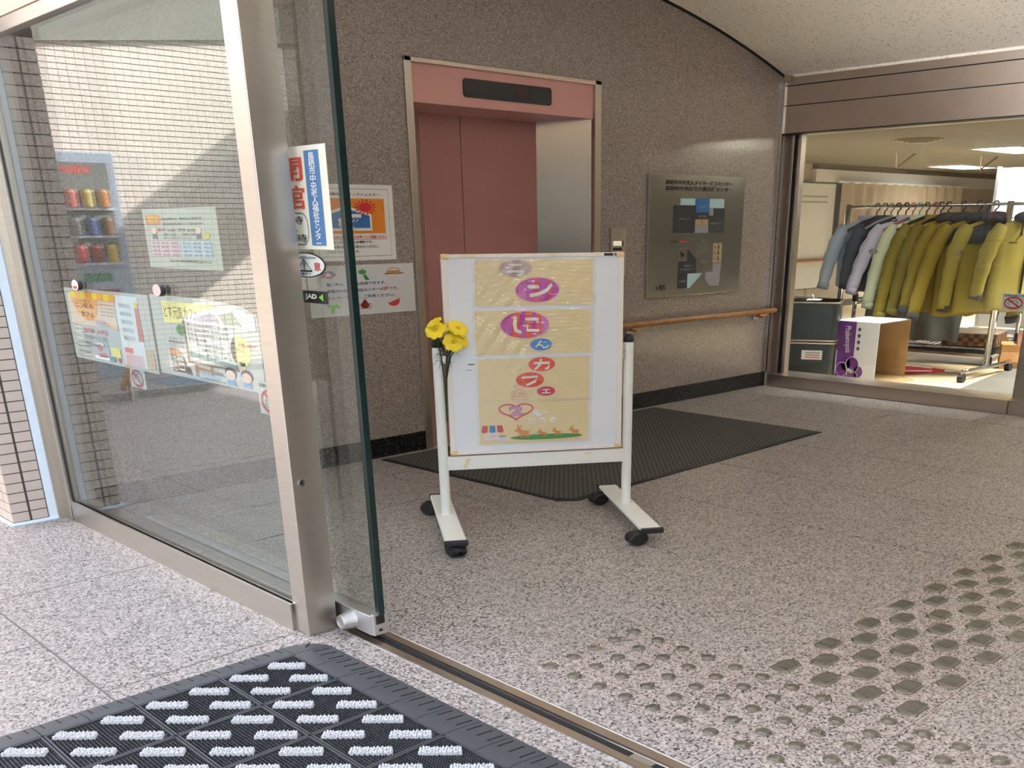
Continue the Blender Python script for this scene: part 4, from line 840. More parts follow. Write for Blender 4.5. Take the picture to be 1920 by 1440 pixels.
# ramped edging strips: along the far side (+y) and along the door side (+x)
def edge_strip(run, d0, d1, n):
    # strip profile from inner edge (0, MH) out to (d, 0), length `run`
    mb = MB(); prof = [(0, .001), (0, MH), (d0 * .35, MH), (d0 * .8, .008), (d0, .001)]
    return prof
SL = .1158; strip = {}
def strips(kind, count, dep):
    for i in range(count):
        if kind not in strip:
            prof = [(0, .001), (0, MH + .001), (dep * .25, MH + .001), (dep * .62, .0105), (dep * .9, .006), (dep, .001)]
            g = .0009
            if kind == 'far': pts = [(-SL + g, a, b) for a, b in prof]; mb = MB().prism(pts, (SL - 2 * g, 0, 0))
            else: pts = [(a, -SL + g, b) for a, b in prof]; mb = MB().prism(pts[::-1], (0, SL - 2 * g, 0))
            s_ = mb.build('edging_strip', RUBBER, om, bevel=.0012); s0 = MB()
            a0, a1 = dep * .42, dep * .82
            z0, z1 = .0130, .0078
            if kind == 'far': slot = MB().prism([(-.0012, a0, z0), (.0012, a0, z0), (.0012, a1, z1), (-.0012, a1, z1)], (0, 0, .0012))
            else: slot = MB().prism([(a0, -.0012, z0), (a1, -.0012, z1), (a1, .0012, z1), (a0, .0012, z0)], (0, 0, .0012))
            sl0 = None
            for k in range(3):
                q = -SL * (k + .5) / 3
                if sl0 is None: sl0 = slot.build('slot', DARK, s_); o = sl0
                else: o = link(sl0.data, 'slot', s_)
                o.location = (q, 0, 0) if kind == 'far' else (0, q, 0)
            strip[kind] = (s_, [c for c in s_.children])
        else:
            src, kids = strip[kind]; s_ = link(src.data, 'edging_strip', om, bevel=.0012)
            for c in kids:
                o = link(c.data, 'slot', s_); o.location = c.location.copy()
        s_.location = (-SL * i, 0, 0) if kind == 'far' else (0, -SL * i, 0)
strips('far', 8, .095); strips('door', 10, .125)
# rounded corner piece
mb = MB(); N_ = 10
rings = []
for k in range(N_ + 1):
    a = PI / 2 * k / N_; ex, ey = .125, .095
    rings.append([(r * ex * math.cos(a), r * ey * math.sin(a), z) for r, z in ((.0, .001), (.0001, MH + .001), (.25, MH + .001), (.62, .0105), (.9, .006), (1.0, .001))])
mb.loft(rings, closed=True, caps=True)
ck_ = mb.build('corner_piece', RUBBER, om)
MB().prism([(.052, .030, .0125), (.056, .027, .0125), (.088, .060, .008), (.084, .063, .008)], (0, 0, .0012)).build('slot', DARK, ck_)
# ================================================================== BEHIND THE CORRIDOR GLASS
# two stacked square tins
TINM = mat('tin_gunmetal', (76, 84, 88), .28, .85, noise=.05, nscale=6)
def tin(z, label, lid=False):
    t = thing('square_tin', label, 'tin', (7.24, 4.47, z), math.radians(27))
    P = rrect(-.22, -.22, .22, .22, .06, 6); P2 = rrect(-.212, -.212, .212, .212, .06, 6)
    MB().loft([[(x, y, .004) for x, y in P2], [(x, y, .012) for x, y in P], [(x, y, .286) for x, y in P], [(x, y, .294) for x, y in P2]]).build('body', TINM, t, smooth=False)
    for zz in (.006, .288): MB().loft([[(x * 1.015, y * 1.015, zz - .005) for x, y in P], [(x * 1.022, y * 1.022, zz) for x, y in P], [(x * 1.015, y * 1.015, zz + .006) for x, y in P]]).build('rim', STEEL_D, t)
    return t
t1 = tin(.0, 'lower gunmetal square tin with white paper labels on the corridor floor')
t2 = tin(.302, 'upper gunmetal square tin stacked on the labelled tin')
for (u, v, w_, h_, face) in ((-.12, .165, .16, .07, 0), (-.13, .05, .10, .18, 1)):
    mb = MB().box(u, -.2222, v, u + w_, -.2205, v + h_) if face == 1 else MB().box(-.2222, u, v, -.2205, u + w_, v + h_)
    lb = mb.build('paper_label', PAPER, t1)
    for k in range(3):
        z0 = v + h_ * (.2 + .25 * k)
        (MB().box(u + .01, -.2228, z0, u + w_ * .8, -.2221, z0 + .006) if face == 1 else MB().box(-.2228, u + .02, z0, -.2221, u + w_ * .8, z0 + .006)).build('label_line', INKG if k else REDINK, lb)
MB().box(-.08, -.06, .296, .06, .05, .300).build('top_note', PAPER, t2)
hb = MB().path([(-.05, .0, .296), (-.05, 0, .33), (-.03, .01, .336)], .006, 6).build('wire_handle', WPAINT, t2)
# orchid carton lying on its side, open to the right
cx_ = thing('orchid_carton', 'white and purple orchid carton lying open on its side by the sill', 'carton', (7.27, 4.28, 0), 0)
CARD = mat('cardboard', (172, 140, 96), .8, noise=.05, nscale=12); CWHITE = mat('carton_white', (232, 234, 240), .5)
W_, D_, H_ = .39, .50, .452; q = .006
MB().box(0, -W_, 0, q, 0, H_).build('front_panel', CWHITE, cx_)
MB().box(q, -W_, 0, D_, 0, q).build('bottom_panel', CARD, cx_)
MB().box(q, -W_, H_ - q, D_, 0, H_).build('top_panel', CWHITE, cx_)
MB().box(q, -W_ + .002, q, q * 1.6, -q, H_ - q).build('inner_lining', CARD, cx_)
MB().box(D_ - q, -W_, q, D_, 0, H_ - q).build('back_panel', CARD, cx_)
MB().box(q, -q, q, D_, 0, H_ - q).build('closed_end', CARD, cx_)
MB().prism([(q, -W_, .002), (D_ * .96, -W_, .002), (D_ * .8, -W_ - .14, .001), (.05, -W_ - .14, .001)], (0, 0, .004)).build('open_flap', CARD, cx_)
pf = cx_.children[0]
def P3(shapes, name, m, layer=1): # printing on the front panel: u to the right (-y), v up
    mb = flat(shapes, 0); mb.v = [(-LAYER * layer, -p[0], p[1]) for p in mb.v]; return mb.build(name, m, pf)
P3([('r', .035, 0, .195, H_)], 'purple_band', PURPLE)
P3([('e', .10, .085, .048, .052), ('e', .19, .120, .055, .062), ('e', .245, .075, .040, .044), ('e', .195, .040, .045, .038), ('e', .135, .125, .04, .05)], 'orchid_print', PURPLE, 2)
P3([('c', ring(.10, .085, .05, .054), .004), ('c', ring(.19, .125, .056, .062), .004), ('c', ring(.195, .040, .046, .038), .004), ('e', .165, .082, .012, .016), ('e', .185, .078, .012, .014)], 'orchid_outline', CWHITE, 3)
for i in range(4):
    v = .395 - .048 * i; P3([('p', [(.225 + .020 * (1 if k % 2 == 0 else .5) * math.cos(PI / 2 + PI * k / 5), v + .020 * (1 if k % 2 == 0 else .5) * math.sin(PI / 2 + PI * k / 5)) for k in range(10)])], 'small_orchid_mark', C('dark_purple', (60, 30, 80)), 1)
vs_, fs_ = text_mesh('Phalaenopsis', .01)
Q_ = [(p[1], -p[0]) for p in vs_]; a0 = min(p[0] for p in Q_); a1 = max(p[0] for p in Q_); b0 = min(p[1] for p in Q_); b1 = max(p[1] for p in Q_)
MB().add([(-LAYER * 3, -(.105 + (p[0] - a0) / (a1 - a0) * .065 + (p[1] - b0) / (b1 - b0) * -.02), .215 + (p[1] - b0) / (b1 - b0) * .20) for p in Q_], fs_).build('lettering', CWHITE, pf)
# coat rack
RX, RY0, RY1, RZ = 8.2, 3.42, 4.80, 1.285
rk = thing('coat_rack', 'chrome rolling coat rack full of jackets behind the corridor glass', 'coat rack', (RX, 0, 0))
for y in (RY0, RY1):
    MB().tube((0, y, .075), (0, y, RZ + .02), .024, n=16).build('post', CHROME, rk, smooth=True)
    ft = MB().path([(-.42, y - .01, .085), (-.30, y, .075), (.36, y, .075), (.46, y, .085)], .017, 12).build('foot', CHROME, rk, smooth=True)
    for x in (-.42, .46):
        c = MB().loft([[(x + .036 * math.cos(2 * PI * i / 18), y + yy, .032 + .032 * math.sin(2 * PI * i / 18)) for i in range(18)] for yy in (-.022, .022)]).build('caster', BLACK, rk)
        MB().tube((x, y, .03), (x, y, .085), .012, n=10).build('caster_stem', STEEL_D, c)
MB().tube((0, RY0 - .12, RZ), (0, RY1 + .02, RZ), .011, n=12).build('rail', CHROME, rk, smooth=True)
MB().tube((0, RY0, .16), (0, RY1, .16), .012, n=10).build('lower_rail', STEEL_D, rk)
# jackets
def cloth(name, rgb, n=.10): return mat(name, rgb, .8, noise=n, nscale=9, bump=.25, bscale=14)
OLV = cloth('olive_cloth', (124, 108, 14)); OLV2 = cloth('pale_olive_cloth', (138, 126, 48)); OLV3 = cloth('deep_olive_cloth', (108, 94, 12)); CHARC = cloth('charcoal_cloth', (52, 54, 60)); LAV = cloth('lavender_cloth', (196, 192, 218)); MINT = cloth('mint_cloth', (206, 214, 184))
SKYC = cloth('pale_blue_cloth', (164, 182, 204)); NAVYC = cloth('navy_cloth', (58, 66, 88))
def torso(seed, hem, hw, top=1.18):
    r = random.Random(seed); ph = [r.uniform(0, 6.28) for _ in range(4)]; n = 28; R = []
    H = top - hem
    for t, w_, d in ((0, 1.0, .062), (.03, 1.02, .070), (.2, .99, .066), (.45, .96, .068), (.7, .97, .066), (.84, 1.0, .058), (.91, .92, .050), (.955, .70, .044), (.985, .40, .040), (1.0, .22, .036)):
        ring_ = []
        for i in range(n):
            a = 2 * PI * i / n; f = 1 + (.16 * math.sin(5 * a + ph[0]) + .12 * math.sin(9 * a + ph[1] + t * 3)) * (1 - t) * .9
            ring_.append((hw * w_ * math.copysign(abs(math.cos(a)) ** .8, math.cos(a)), .76 * d * f * math.sin(a) + .012 * math.sin(6 * t + ph[2]), hem + H * t + (.008 * math.sin(3 * a + ph[3]) if t < .1 else 0)))
        R.append(ring_)
    return MB().loft(R)
def sleeve(s, seed, hw, end, top=1.18, r0=.070):
    r = random.Random(seed); k = 12; P = []
    p0 = Vector((s * hw * .80, 0, top - .055)); p1 = Vector((s * (hw + .06), r.uniform(-.02, .01), top - .2)); p2 = Vector((s * (hw + end[0] * .6), end[1] * .5, (top + end[2]) / 2 - .05)); p3 = Vector((s * (hw + end[0]), end[1], end[2]))
    for i in range(k + 1):
        t = i / k; P.append(((1 - t) ** 3) * p0 + 3 * t * (1 - t) ** 2 * p1 + 3 * t * t * (1 - t) * p2 + t ** 3 * p3)
    rs = [r0 * (.72 + .35 * math.sin(min(1, i / k * 2.2) * PI / 2) - .42 * (i / k)) * (1 + .09 * math.sin(i * 2.1 + seed)) for i in range(k + 1)]
    return MB().path(P, rs, 12), P[-1], rs[-1]
def jacket(y, label, body, sl, yoke=None, hem=.50, hw=.30, end=(.16, .02, .60), yaw=150, seed=1, hood=None, dx=0.0, panel=None, hanger=(34, 34, 38), hlabel='black', top=1.18, end2=None):
    j = thing('hanging_jacket', label, 'jacket', (RX + dx, y, 0), math.radians(yaw + 180), 'jackets on the coat rack')
    torso(seed, hem, hw, top).build('torso', body, j, smooth=True)
    for s in (-1, 1):
        mb, pe, re = sleeve(s, seed + s, hw, end if s > 0 else (end2 or end), top); o = mb.build('sleeve', sl, j, smooth=True)
        MB().tube((pe.x, pe.y, pe.z - .012), (pe.x - s * .012, pe.y, pe.z + .035), re * 1.08, n=12).build('cuff', yoke or sl, o, smooth=True)
    if yoke:
        R = []
        for t, w_, d in ((.74, .99, .072), (.84, 1.01, .064), (.91, .94, .056), (.955, .72, .050), (.985, .42, .046), (1.0, .22, .04)):
            R.append([(hw * w_ * .96 * math.copysign(abs(math.cos(2 * PI * i / 24)) ** .8, math.cos(2 * PI * i / 24)), d * .80 * math.sin(2 * PI * i / 24), hem + (top - hem) * t) for i in range(24)])
        MB().loft(R).build('yoke', yoke, j, smooth=True)
    if hood: MB().ball((0, -.03, top + .005), .13, .075, .05, 14, 8).build('hood', hood, j, smooth=True)
    else: MB().loft([[(.085 * f * math.cos(2 * PI * i / 16), .05 * f * math.sin(2 * PI * i / 16), top + z) for i in range(16)] for f, z in ((1.1, -.03), (.95, .0), (1.0, .035), (.85, .037), (.8, -.01))]).build('collar', yoke or sl, j, smooth=True)
    if panel: 
        MB().prism([(-.02, -.058, hem + .05), (hw * .8, -.050, hem + .04), (hw * .86, -.052, hem + .32), (.10, -.062, hem + .26)], (0, -.008, 0)).build('side_panel', panel, j)
    MB().box(-.003, -.066, hem + .02, .003, -.046, top - .06).build('zip', DARK, j)
    hcol = C('hanger_%d_%d_%d' % hanger, hanger, .4)
    h = thing('clothes_hanger', f'{hlabel} hanger on the rack rail, holding the {label.split(" with ")[0].split(" hanging")[0].split(" half")[0]}', 'hanger', (RX + dx, y, 0), math.radians(yaw + 180), 'hangers on the rack rail')
    MB().path([(0, 0, top + .02), (0, 0, RZ - .04), (.022, 0, RZ - .022), (.026, 0, RZ + .004), (.012, 0, RZ + .022), (-.012, 0, RZ + .020), (-.024, 0, RZ + .004)], .0065, 8).build('hook', hcol, h, smooth=True)
    MB().path([(-hw * .72, 0, top - .075), (-hw * .4, 0, top - .02), (0, 0, top + .028), (hw * .4, 0, top - .02), (hw * .72, 0, top - .075)], .012, 8).build('shoulder_bar', hcol, h, smooth=True)
    return j
jacket(3.30, 'pale olive jacket hanging right of the near chrome post', OLV2, OLV2, CHARC, .52, .26, (.10, 0, .62), 150, 11, CHARC, dx=.05)
jacket(3.53, 'reflection-paled olive rain jacket with charcoal hood just left of the near post', OLV2, OLV2, CHARC, .50, .27, (.09, -.02, .52), 148, 12, CHARC)  # paler cloth colour takes in the reflection on the glass before it
jacket(3.66, 'bright olive jacket with charcoal side panel and wide sleeve, foremost on the rack', OLV, OLV, CHARC, .47, .30, (.10, -.06, .42), 146, 13, CHARC, panel=CHARC, end2=(.20, -.08, .46))
jacket(3.79, 'olive jacket with charcoal shoulders behind the wide-sleeved one', OLV3, OLV, CHARC, .50, .29, (.14, -.03, .50), 148, 14, CHARC)
jacket(3.91, 'deep olive jacket with a charcoal hood near the middle of the rack', OLV, OLV3, None, .50, .29, (.13, -.02, .48), 150, 15, CHARC)
jacket(4.02, 'olive jacket with pale reflective cuffs beside the mint jacket', OLV, OLV, OLV2, .49, .29, (.15, -.03, .45), 152, 16, hanger=(150, 90, 100), hlabel='pink')
jacket(4.15, 'pale mint thin jacket with crumpled hem, left of the olive ones', MINT, MINT, None, .53, .27, (.15, -.03, .52), 152, 17, hanger=(120, 176, 196), hlabel='pale blue')
jacket(4.27, 'lavender padded jacket with a long sloping sleeve', LAV, LAV, None, .64, .27, (.20, -.04, .63), 152, 18, hanger=(40, 36, 40), hlabel='dark')
jacket(4.46, 'navy jacket with dark collar hanging near the far end', NAVYC, NAVYC, CHARC, .62, .25, (.08, 0, .66), 155, 19, hanger=(60, 40, 46), hlabel='plum')
jacket(4.62, 'pale blue jacket with loose sleeve, last at the far end', SKYC, SKYC, None, .66, .25, (.14, -.02, .66), 155, 20, hanger=(206, 210, 214), hlabel='silver')
for i, (y, col, nm) in enumerate(((3.60, (30, 30, 34), 'black'), (3.97, (38, 38, 42), 'charcoal'), (4.09, (44, 32, 34), 'dark brown'), (4.21, (176, 120, 132), 'rose'), (4.34, (34, 34, 38), 'jet'), (4.40, (150, 156, 160), 'grey'), (4.53, (84, 60, 64), 'maroon'))):
    h = thing('clothes_hanger', ('empty black hanger above the foremost olive jacket', 'empty charcoal hanger between two olive jackets', 'empty dark brown hanger next to the mint jacket', 'empty rose hanger between the mint and lavender jackets', 'empty jet black hanger just behind the lavender jacket', 'empty grey hanger in front of the navy jacket', 'empty maroon hanger between the navy and pale blue jackets')[i], 'hanger', (RX, y, 0), math.radians(152 + 180), 'hangers on the rack rail')
    hc = C('hanger_%d_%d_%d' % col, col, .4)
    MB().path([(0, 0, 1.20), (0, 0, RZ - .04), (.022, 0, RZ - .022), (.026, 0, RZ + .004), (.012, 0, RZ + .022), (-.012, 0, RZ + .020), (-.024, 0, RZ + .004)], .0065, 8).build('hook', hc, h, smooth=True)
    MB().path([(-.26, 0, 1.10), (-.14, 0, 1.16), (0, 0, 1.205), (.14, 0, 1.16), (.26, 0, 1.10)], .011, 8).build('shoulder_bar', hc, h, smooth=True)
h = thing('clothes_hanger', 'spare black hanger hooked on the outer end of the rail', 'hanger', (RX + .06, RY0 - .10, 0), math.radians(200), 'hangers on the rack rail')
MB().path([(0, 0, 1.19), (0, 0, RZ - .03), (.02, 0, RZ - .018), (.022, 0, RZ + .006), (0, 0, RZ + .022)], .006, 8).build('hook', BLACK, h, smooth=True)
MB().path([(-.22, 0, 1.07), (-.10, 0, 1.15), (0, 0, 1.195), (.12, 0, 1.15), (.25, 0, 1.07), (-.22, 0, 1.07)], .008, 8).build('shoulder_bar', BLACK, h, smooth=True)
# wire cart with draped cloth, basket and boxes
ca = thing('wire_cart', 'chrome wire shelf cart on casters behind the coat rack', 'cart', (9.2, 4.36, 0), math.radians(10))
CW, CD = .48, .62
for x in (-CW, CW):
    for y in (-CD, CD):
        MB().tube((x, y, .10), (x, y, .66), .020, n=12).build('post', CHROME, ca, smooth=True)
        MB().tube((x, y, .10), (x, y, .19), .026, n=12).build('post_sleeve', BLACK, ca); MB().tube((x, y, .50), (x, y, .56), .027, n=12).build('post_sleeve', BLACK, ca)
        c = MB().loft([[(x + .045 * math.cos(2 * PI * i / 18), y + yy, .042 + .042 * math.sin(2 * PI * i / 18)) for i in range(18)] for yy in (-.018, .018)]).build('caster', BLACK, ca)
        MB().tube((x, y, .06), (x, y, .11), .012, n=8).build('caster_stem', CHROME, c)
for z in (.155, .53):
    mb = MB()
    for i in range(25): y = -CD + 2 * CD * i / 24; mb.tube((-CW, y, z), (CW, y, z), .004, n=5, caps=False)
    for x in (-CW, CW):
        for zz in (z - .025, z): mb.tube((x, -CD, zz), (x, CD, zz), .005, n=5, caps=False)
        zig = [(x, -CD + 2 * CD * i / 30, z - (.025 if i % 2 else 0)) for i in range(31)]; mb.path(zig, .003, 4)
    for y in (-CD, CD):
        for zz in (z - .025, z): mb.tube((-CW, y, zz), (CW, y, zz), .005, n=5, caps=False)
    mb.build('wire_shelf', CHROME, ca, kind='stuff')
MB().box(-CW - .02, -CD - .02, .095, -CW + .02, CD + .02, .135).build('base_bar', BLACK, ca, bevel=.004); MB().box(CW - .02, -CD - .02, .095, CW + .02, CD + .02, .135).build('base_bar', BLACK, ca, bevel=.004)
MB().box(-CW, -CD - .02, .095, CW, -CD + .02, .135).build('base_bar', BLACK, ca, bevel=.004)
# grey cloth draped over the cart
mb = MB(); R = []
for k, (t, z) in enumerate(((0, .54), (.30, .555), (.36, .55), (.42, .46), (.47, .32), (.50, .19))):
    R.append([(-(t) + .015 * math.sin(i * .9 + k), -.40 + .85 * i / 24, z + .006 * math.sin(i * 1.3 + k * 2)) for i in range(25)])
vs = [p for r in R for p in r]; n = 25
mb.add(vs + [(p[0] + .012, p[1], p[2] - .008) for p in vs], [(j * n + i, j * n + i + 1, (j + 1) * n + i + 1, (j + 1) * n + i) for j in range(5) for i in range(24)] + [(150 + j * n + i, 150 + (j + 1) * n + i, 150 + (j + 1) * n + i + 1, 150 + j * n + i + 1) for j in range(5) for i in range(24)])
dr = mb.build('draped_cloth', cloth('grey_cloth', (104, 108, 104)), None, smooth=True); dr.location = (9.14, 4.42, .01); dr.rotation_euler = (0, 0, math.radians(12)); tag(dr, 'grey cloth draped over the wire cart behind the orchid carton', 'cloth')
# woven basket
bk = thing('woven_basket', 'shallow brown checked woven basket on the lower cart shelf', 'basket', (9.02, 3.90, .160), math.radians(12))
D1 = C('basket_dark', (62, 40, 26), .7); D2 = C('basket_light', (128, 92, 58), .7)
MB().box(-.24, -.22, 0, .24, .22, .010).build('bottom', D1, bk)
for r_ in range(3):
    for k in range(10):
        u = -.24 + .048 * k; MB().box(u, -.226 - .004 * ((k + r_) % 2), .006 + .034 * r_, u + .047, -.212, .038 + .034 * r_).build('weave_strip', (D1, D2)[(k + r_) % 2], bk)
        v = -.22 + .044 * k; MB().box(-.246 - .004 * ((k + r_) % 2), v, .006 + .034 * r_, -.232, v + .043, .038 + .034 * r_).build('weave_strip', (D2, D1)[(k + r_) % 2], bk)
MB().box(-.24, .212, .006, .24, .226, .108).build('back_wall', D1, bk); MB().box(.232, -.22, .006, .246, .22, .108).build('back_wall', D2, bk)
MB().box(-.25, -.232, .104, .25, .232, .112).build('rim_lining', C('basket_cloth', (150, 130, 110)), bk)
# blue box
bx = thing('blue_box', 'light blue printed box with a dark blue stripe standing on the cart shelf', 'box', (9.12, 4.30, .160), math.radians(14))
MB().box(-.10, -.11, 0, .10, .11, .30).build('body', C('box_blue', (132, 178, 206)), bx, bevel=.003)
MB().box(-.1015, -.05, .0, -.0995, .04, .29).build('blue_stripe', C('stripe_blue', (44, 96, 168)), bx); MB().box(-.1015, -.10, .24, -.0995, -.06, .29).build('blue_square', C('stripe_blue', (44, 96, 168)), bx)
MB().box(-.06, -.1115, .0, .05, -.1095, .29).build('blue_stripe', C('stripe_blue', (44, 96, 168)), bx)
# folded red umbrella on the floor
um = thing('folded_umbrella', 'folded red and white umbrella lying on the corridor floor by the carton', 'umbrella', (7.92, 4.02, .03), math.atan2(-.37, .24))
MB().lathe([(.001, -.02), (.045, .0), (.040, .10), (.022, .26), (.008, .36)], n=14).build('canopy', C('umbrella_red', (188, 44, 60), .6), um)
um.children[0].rotation_euler = (0, PI / 2, 0)
for k in range(6):
    a = 2 * PI * k / 6; MB().path([(.0, .046 * math.cos(a), .046 * math.sin(a)), (.10, .042 * math.cos(a), .042 * math.sin(a)), (.26, .024 * math.cos(a), .024 * math.sin(a))], .004, 5).build('white_piping', WPAINT, um)
MB().tube((.35, 0, 0), (.46, 0, 0), .006, n=8).build('tip', WPAINT, um); MB().tube((-.02, 0, 0), (-.22, 0, 0), .008, n=8).build('shaft', STEEL_D, um)
# paper bag
pb = thing('paper_bag', 'crumpled brown paper bag standing behind the near chrome post', 'bag', (8.92, 3.52, 0), .4)
KR = mat('kraft_paper', (176, 128, 76), .8, noise=.1, nscale=12, bump=.4, bscale=16)
MB().loft([[(x * s_, y * s_, z) for x, y in ((-.14, -.08), (0, -.10), (.14, -.08), (.15, .08), (0, .09), (-.15, .08))] for s_, z in ((1, 0), (1.06, .06), (.98, .14), (1.02, .20))]).build('body', KR, pb)
MB().prism([(-.12, -.085, .20), (.16, -.085, .255), (.17, -.085, .275), (-.11, -.085, .222)], (0, .05, 0)).build('folded_top', C('bag_brown', (110, 66, 46)), pb)
# slate block behind the tins, at the wall
sb = thing('slate_cabinet', 'low dark green cabinet standing behind the gunmetal tins', 'cabinet', (8.15, 5.35, 0))
MB().box(-.30, -.28, .03, .30, .28, .50).build('body', C('slate_green', (62, 70, 66), .5), sb, bevel=.005); MB().box(-.32, -.30, .50, .32, .30, .53).build('top', C('slate_top', (80, 86, 80), .4), sb, bevel=.004)
MB().box(-.305, -.24, .06, -.299, -.01, .47).build('door', C('slate_door', (56, 64, 60), .5), sb); MB().box(-.305, .01, .06, -.299, .24, .47).build('door', C('slate_door', (56, 64, 60), .5), sb)
MB().box(-.28, -.26, 0, .28, .26, .03).build('plinth', BLACK, sb)
# floor rug with pale swirls
rg = thing('swirl_rug', 'grey rug with pale pink swirls on the corridor floor, right of the cart', 'rug', (10.85, 4.72, 0), math.radians(18))
MB().box(-1.25, -.95, .001, 1.25, .95, .008).build('pile', C('rug_grey', (110, 108, 112), .95, noise=.1, nscale=40), rg)
for pts in ([(-.9, -.5), (-.3, -.62), (.4, -.5), (.8, -.2), (.5, -.05), (-.1, -.2), (-.7, -.15)], [(-.8, .25), (-.1, .15), (.7, .3), (.9, .55), (.2, .6), (-.5, .5)]):
    MB().prism([(x, y, .008) for x, y in pts], (0, 0, .002)).build('swirl', C('swirl_pink', (212, 190, 178), .95), rg)
rg2 = thing('dark_runner', 'dark grey runner mat on the corridor floor under the rack wheels', 'mat', (8.3, 3.05, 0), math.radians(8))
MB().box(-1.0, -.34, .001, 1.3, .34, .006).build('pile', C('runner_grey', (96, 90, 82), .95, noise=.1, nscale=40), rg2)
# ceiling fittings
cdif = thing('air_diffuser', 'round ceiling air diffuser above the coat rack in the corridor', 'diffuser', (10.3, 5.32, 1.93))
for i, (r0, r1, z) in enumerate(((.235, .20, -.012), (.19, .15, -.022), (.14, .10, -.030), (.09, .0, -.036))):
    MB().lathe([(r0, 0), (r0 + .004, z * .5), (r0, z), (max(.001, r1), z + .004), (max(.001, r1), 0)], n=32).build('cone_ring', C('diffuser_beige', (150, 140, 120), .5), cdif)
LITE = mat('lamp_panel', (255, 252, 244), .5, emit=(255, 250, 240), estr=7.0)
def cl(x, y, label, sx=.62, sy=.28, watts=30.0, spread=95):
    o = thing('ceiling_light', label, 'ceiling light', (x, y, 1.93), 0, 'corridor ceiling lights')
    MB().box(-sx, -sy, -.018, sx, -sy + .03, 0).build('frame', WPAINT, o); MB().box(-sx, sy - .03, -.018, sx, sy, 0).build('frame', WPAINT, o)
    MB().box(-sx, -sy + .03, -.018, -sx + .03, sy - .03, 0).build('frame', WPAINT, o); MB().box(sx - .03, -sy + .03, -.018, sx, sy - .03, 0).build('frame', WPAINT, o)
    MB().box(-sx + .03, -sy + .03, -.014, sx - .03, sy - .03, -.002).build('diffuser', LITE, o)
    la = bpy.data.lights.new('ceiling_lamp', 'AREA'); la.shape = 'RECTANGLE'; la.size = 2 * sx - .1; la.size_y = 2 * sy - .1; la.energy = watts; la.color = (1.0, .985, .96); la.spread = math.radians(spread)
    lo_ = bpy.data.objects.new('ceiling_lamp', la); COL.objects.link(lo_); lo_.parent = o; lo_.location = (0, 0, -.022)
cl(12.5, 5.25, 'bright oblong ceiling light at the right edge of the corridor glass', watts=70, spread=130)
cl(9.2, 2.2, 'oblong ceiling light nearer the vestibule, out at the right')
cl(8.7, 2.5, 'ceiling light added out of view to brighten the coat rack', watts=45); cl(7.2, 3.6, 'slim unseen fill light added inside the corridor glass, above the carton', .10, .8, 11.0, 58)  # both added, unseen, to brighten the jackets and the orchid carton
cl(15.6, 7.3, 'small far ceiling light by the corridor back wall'); cl(9.4, 7.0, 'oblong ceiling light over the corridor left end')
# fittings on the corridor back wall
MB().box(13.1, 8.22, 1.70, 19.4, 8.3, 1.86).build('trim_soffit', WHITEW)['kind'] = 'structure'
hr2 = thing('corridor_handrail', 'pale wooden handrail on the corridor back wall, left of the jackets', 'handrail', (12.4, 8.2, .68))
MB().tube((-4.6, 0, 0), (1.6, 0, 0), .022, n=10).build('rail', WOOD, hr2); 
for x in (-3.6, -1.2, 1.2): MB().box(x - .02, -.01, -.04, x + .02, .1, -.015).build('bracket', ALU, hr2)
for i, x in enumerate((10.9, 12.0, 13.2)): MB().box(x - .025, 8.28, .09, x + .025, 8.302, 1.93).build('trim_batten', C('batten', (170, 160, 146), .6))['kind'] = 'structure'
cu = thing('curtain', 'beige pleated curtain hanging on the corridor back wall above the rack', 'curtain', (15.6, 8.16, 0))
mb = MB(); R = []
for z in (.75, 1.2, 1.70): R.append([(-1.9 + 3.9 * i / 80, .05 * math.sin(i * .95) * (1.1 - .2 * z), z) for i in range(81)])
vs = [p for r in R for p in r]; mb.add(vs + [(p[0], p[1] + .012, p[2]) for p in vs], [(j * 81 + i, j * 81 + i + 1, (j + 1) * 81 + i + 1, (j + 1) * 81 + i) for j in range(2) for i in range(80)] + [(243 + j * 81 + i, 243 + (j + 1) * 81 + i, 243 + (j + 1) * 81 + i + 1, 243 + j * 81 + i + 1) for j in range(2) for i in range(80)])
mb.build('pleats', C('curtain_beige', (176, 160, 140), .8), cu, smooth=True); MB().tube((-2.0, 0, 1.71), (2.1, 0, 1.71), .018, n=8).build('curtain_rail', WPAINT, cu)
nb = thing('notice_board', 'tall white notice board on the corridor back wall, left of the curtain', 'notice board', (12.95, 8.27, .30))
MB().box(-.55, -.02, 0, .75, .02, 1.38).build('panel', WHITEW, nb, bevel=.004); MB().box(-.58, -.03, 0, -.55, .02, 1.41).build('frame_strip', C('board_grey', (110, 108, 104)), nb); MB().box(-.58, -.03, 1.38, .78, .02, 1.41).build('frame_strip', C('board_grey', (110, 108, 104)), nb)
for k in range(2): MB().box(-.25, -.0215, 1.20 - .07 * k, .55, -.0205, 1.225 - .07 * k).build('faint_heading', C('heading_grey', (170, 168, 160)), nb)
for i, (x, y) in enumerate(((11.9, 6.4), (13.3, 6.0))):
    s_ = thing('ceiling_strut', ('left V-shaped wire strut hanging from the corridor ceiling', 'right V-shaped wire strut hanging from the corridor ceiling')[i], 'strut', (x, y, 1.93))
    MB().tube((0, 0, 0), (.12, .05, -.16), .010, n=6).build('rod', STEEL_D, s_); MB().tube((.45, .0, 0), (.12, .05, -.16), .010, n=6).build('rod', STEEL_D, s_)
pt = thing('white_partition', 'white partition panel standing in the corridor at the right edge', 'partition', (12.2, 5.28, 0))
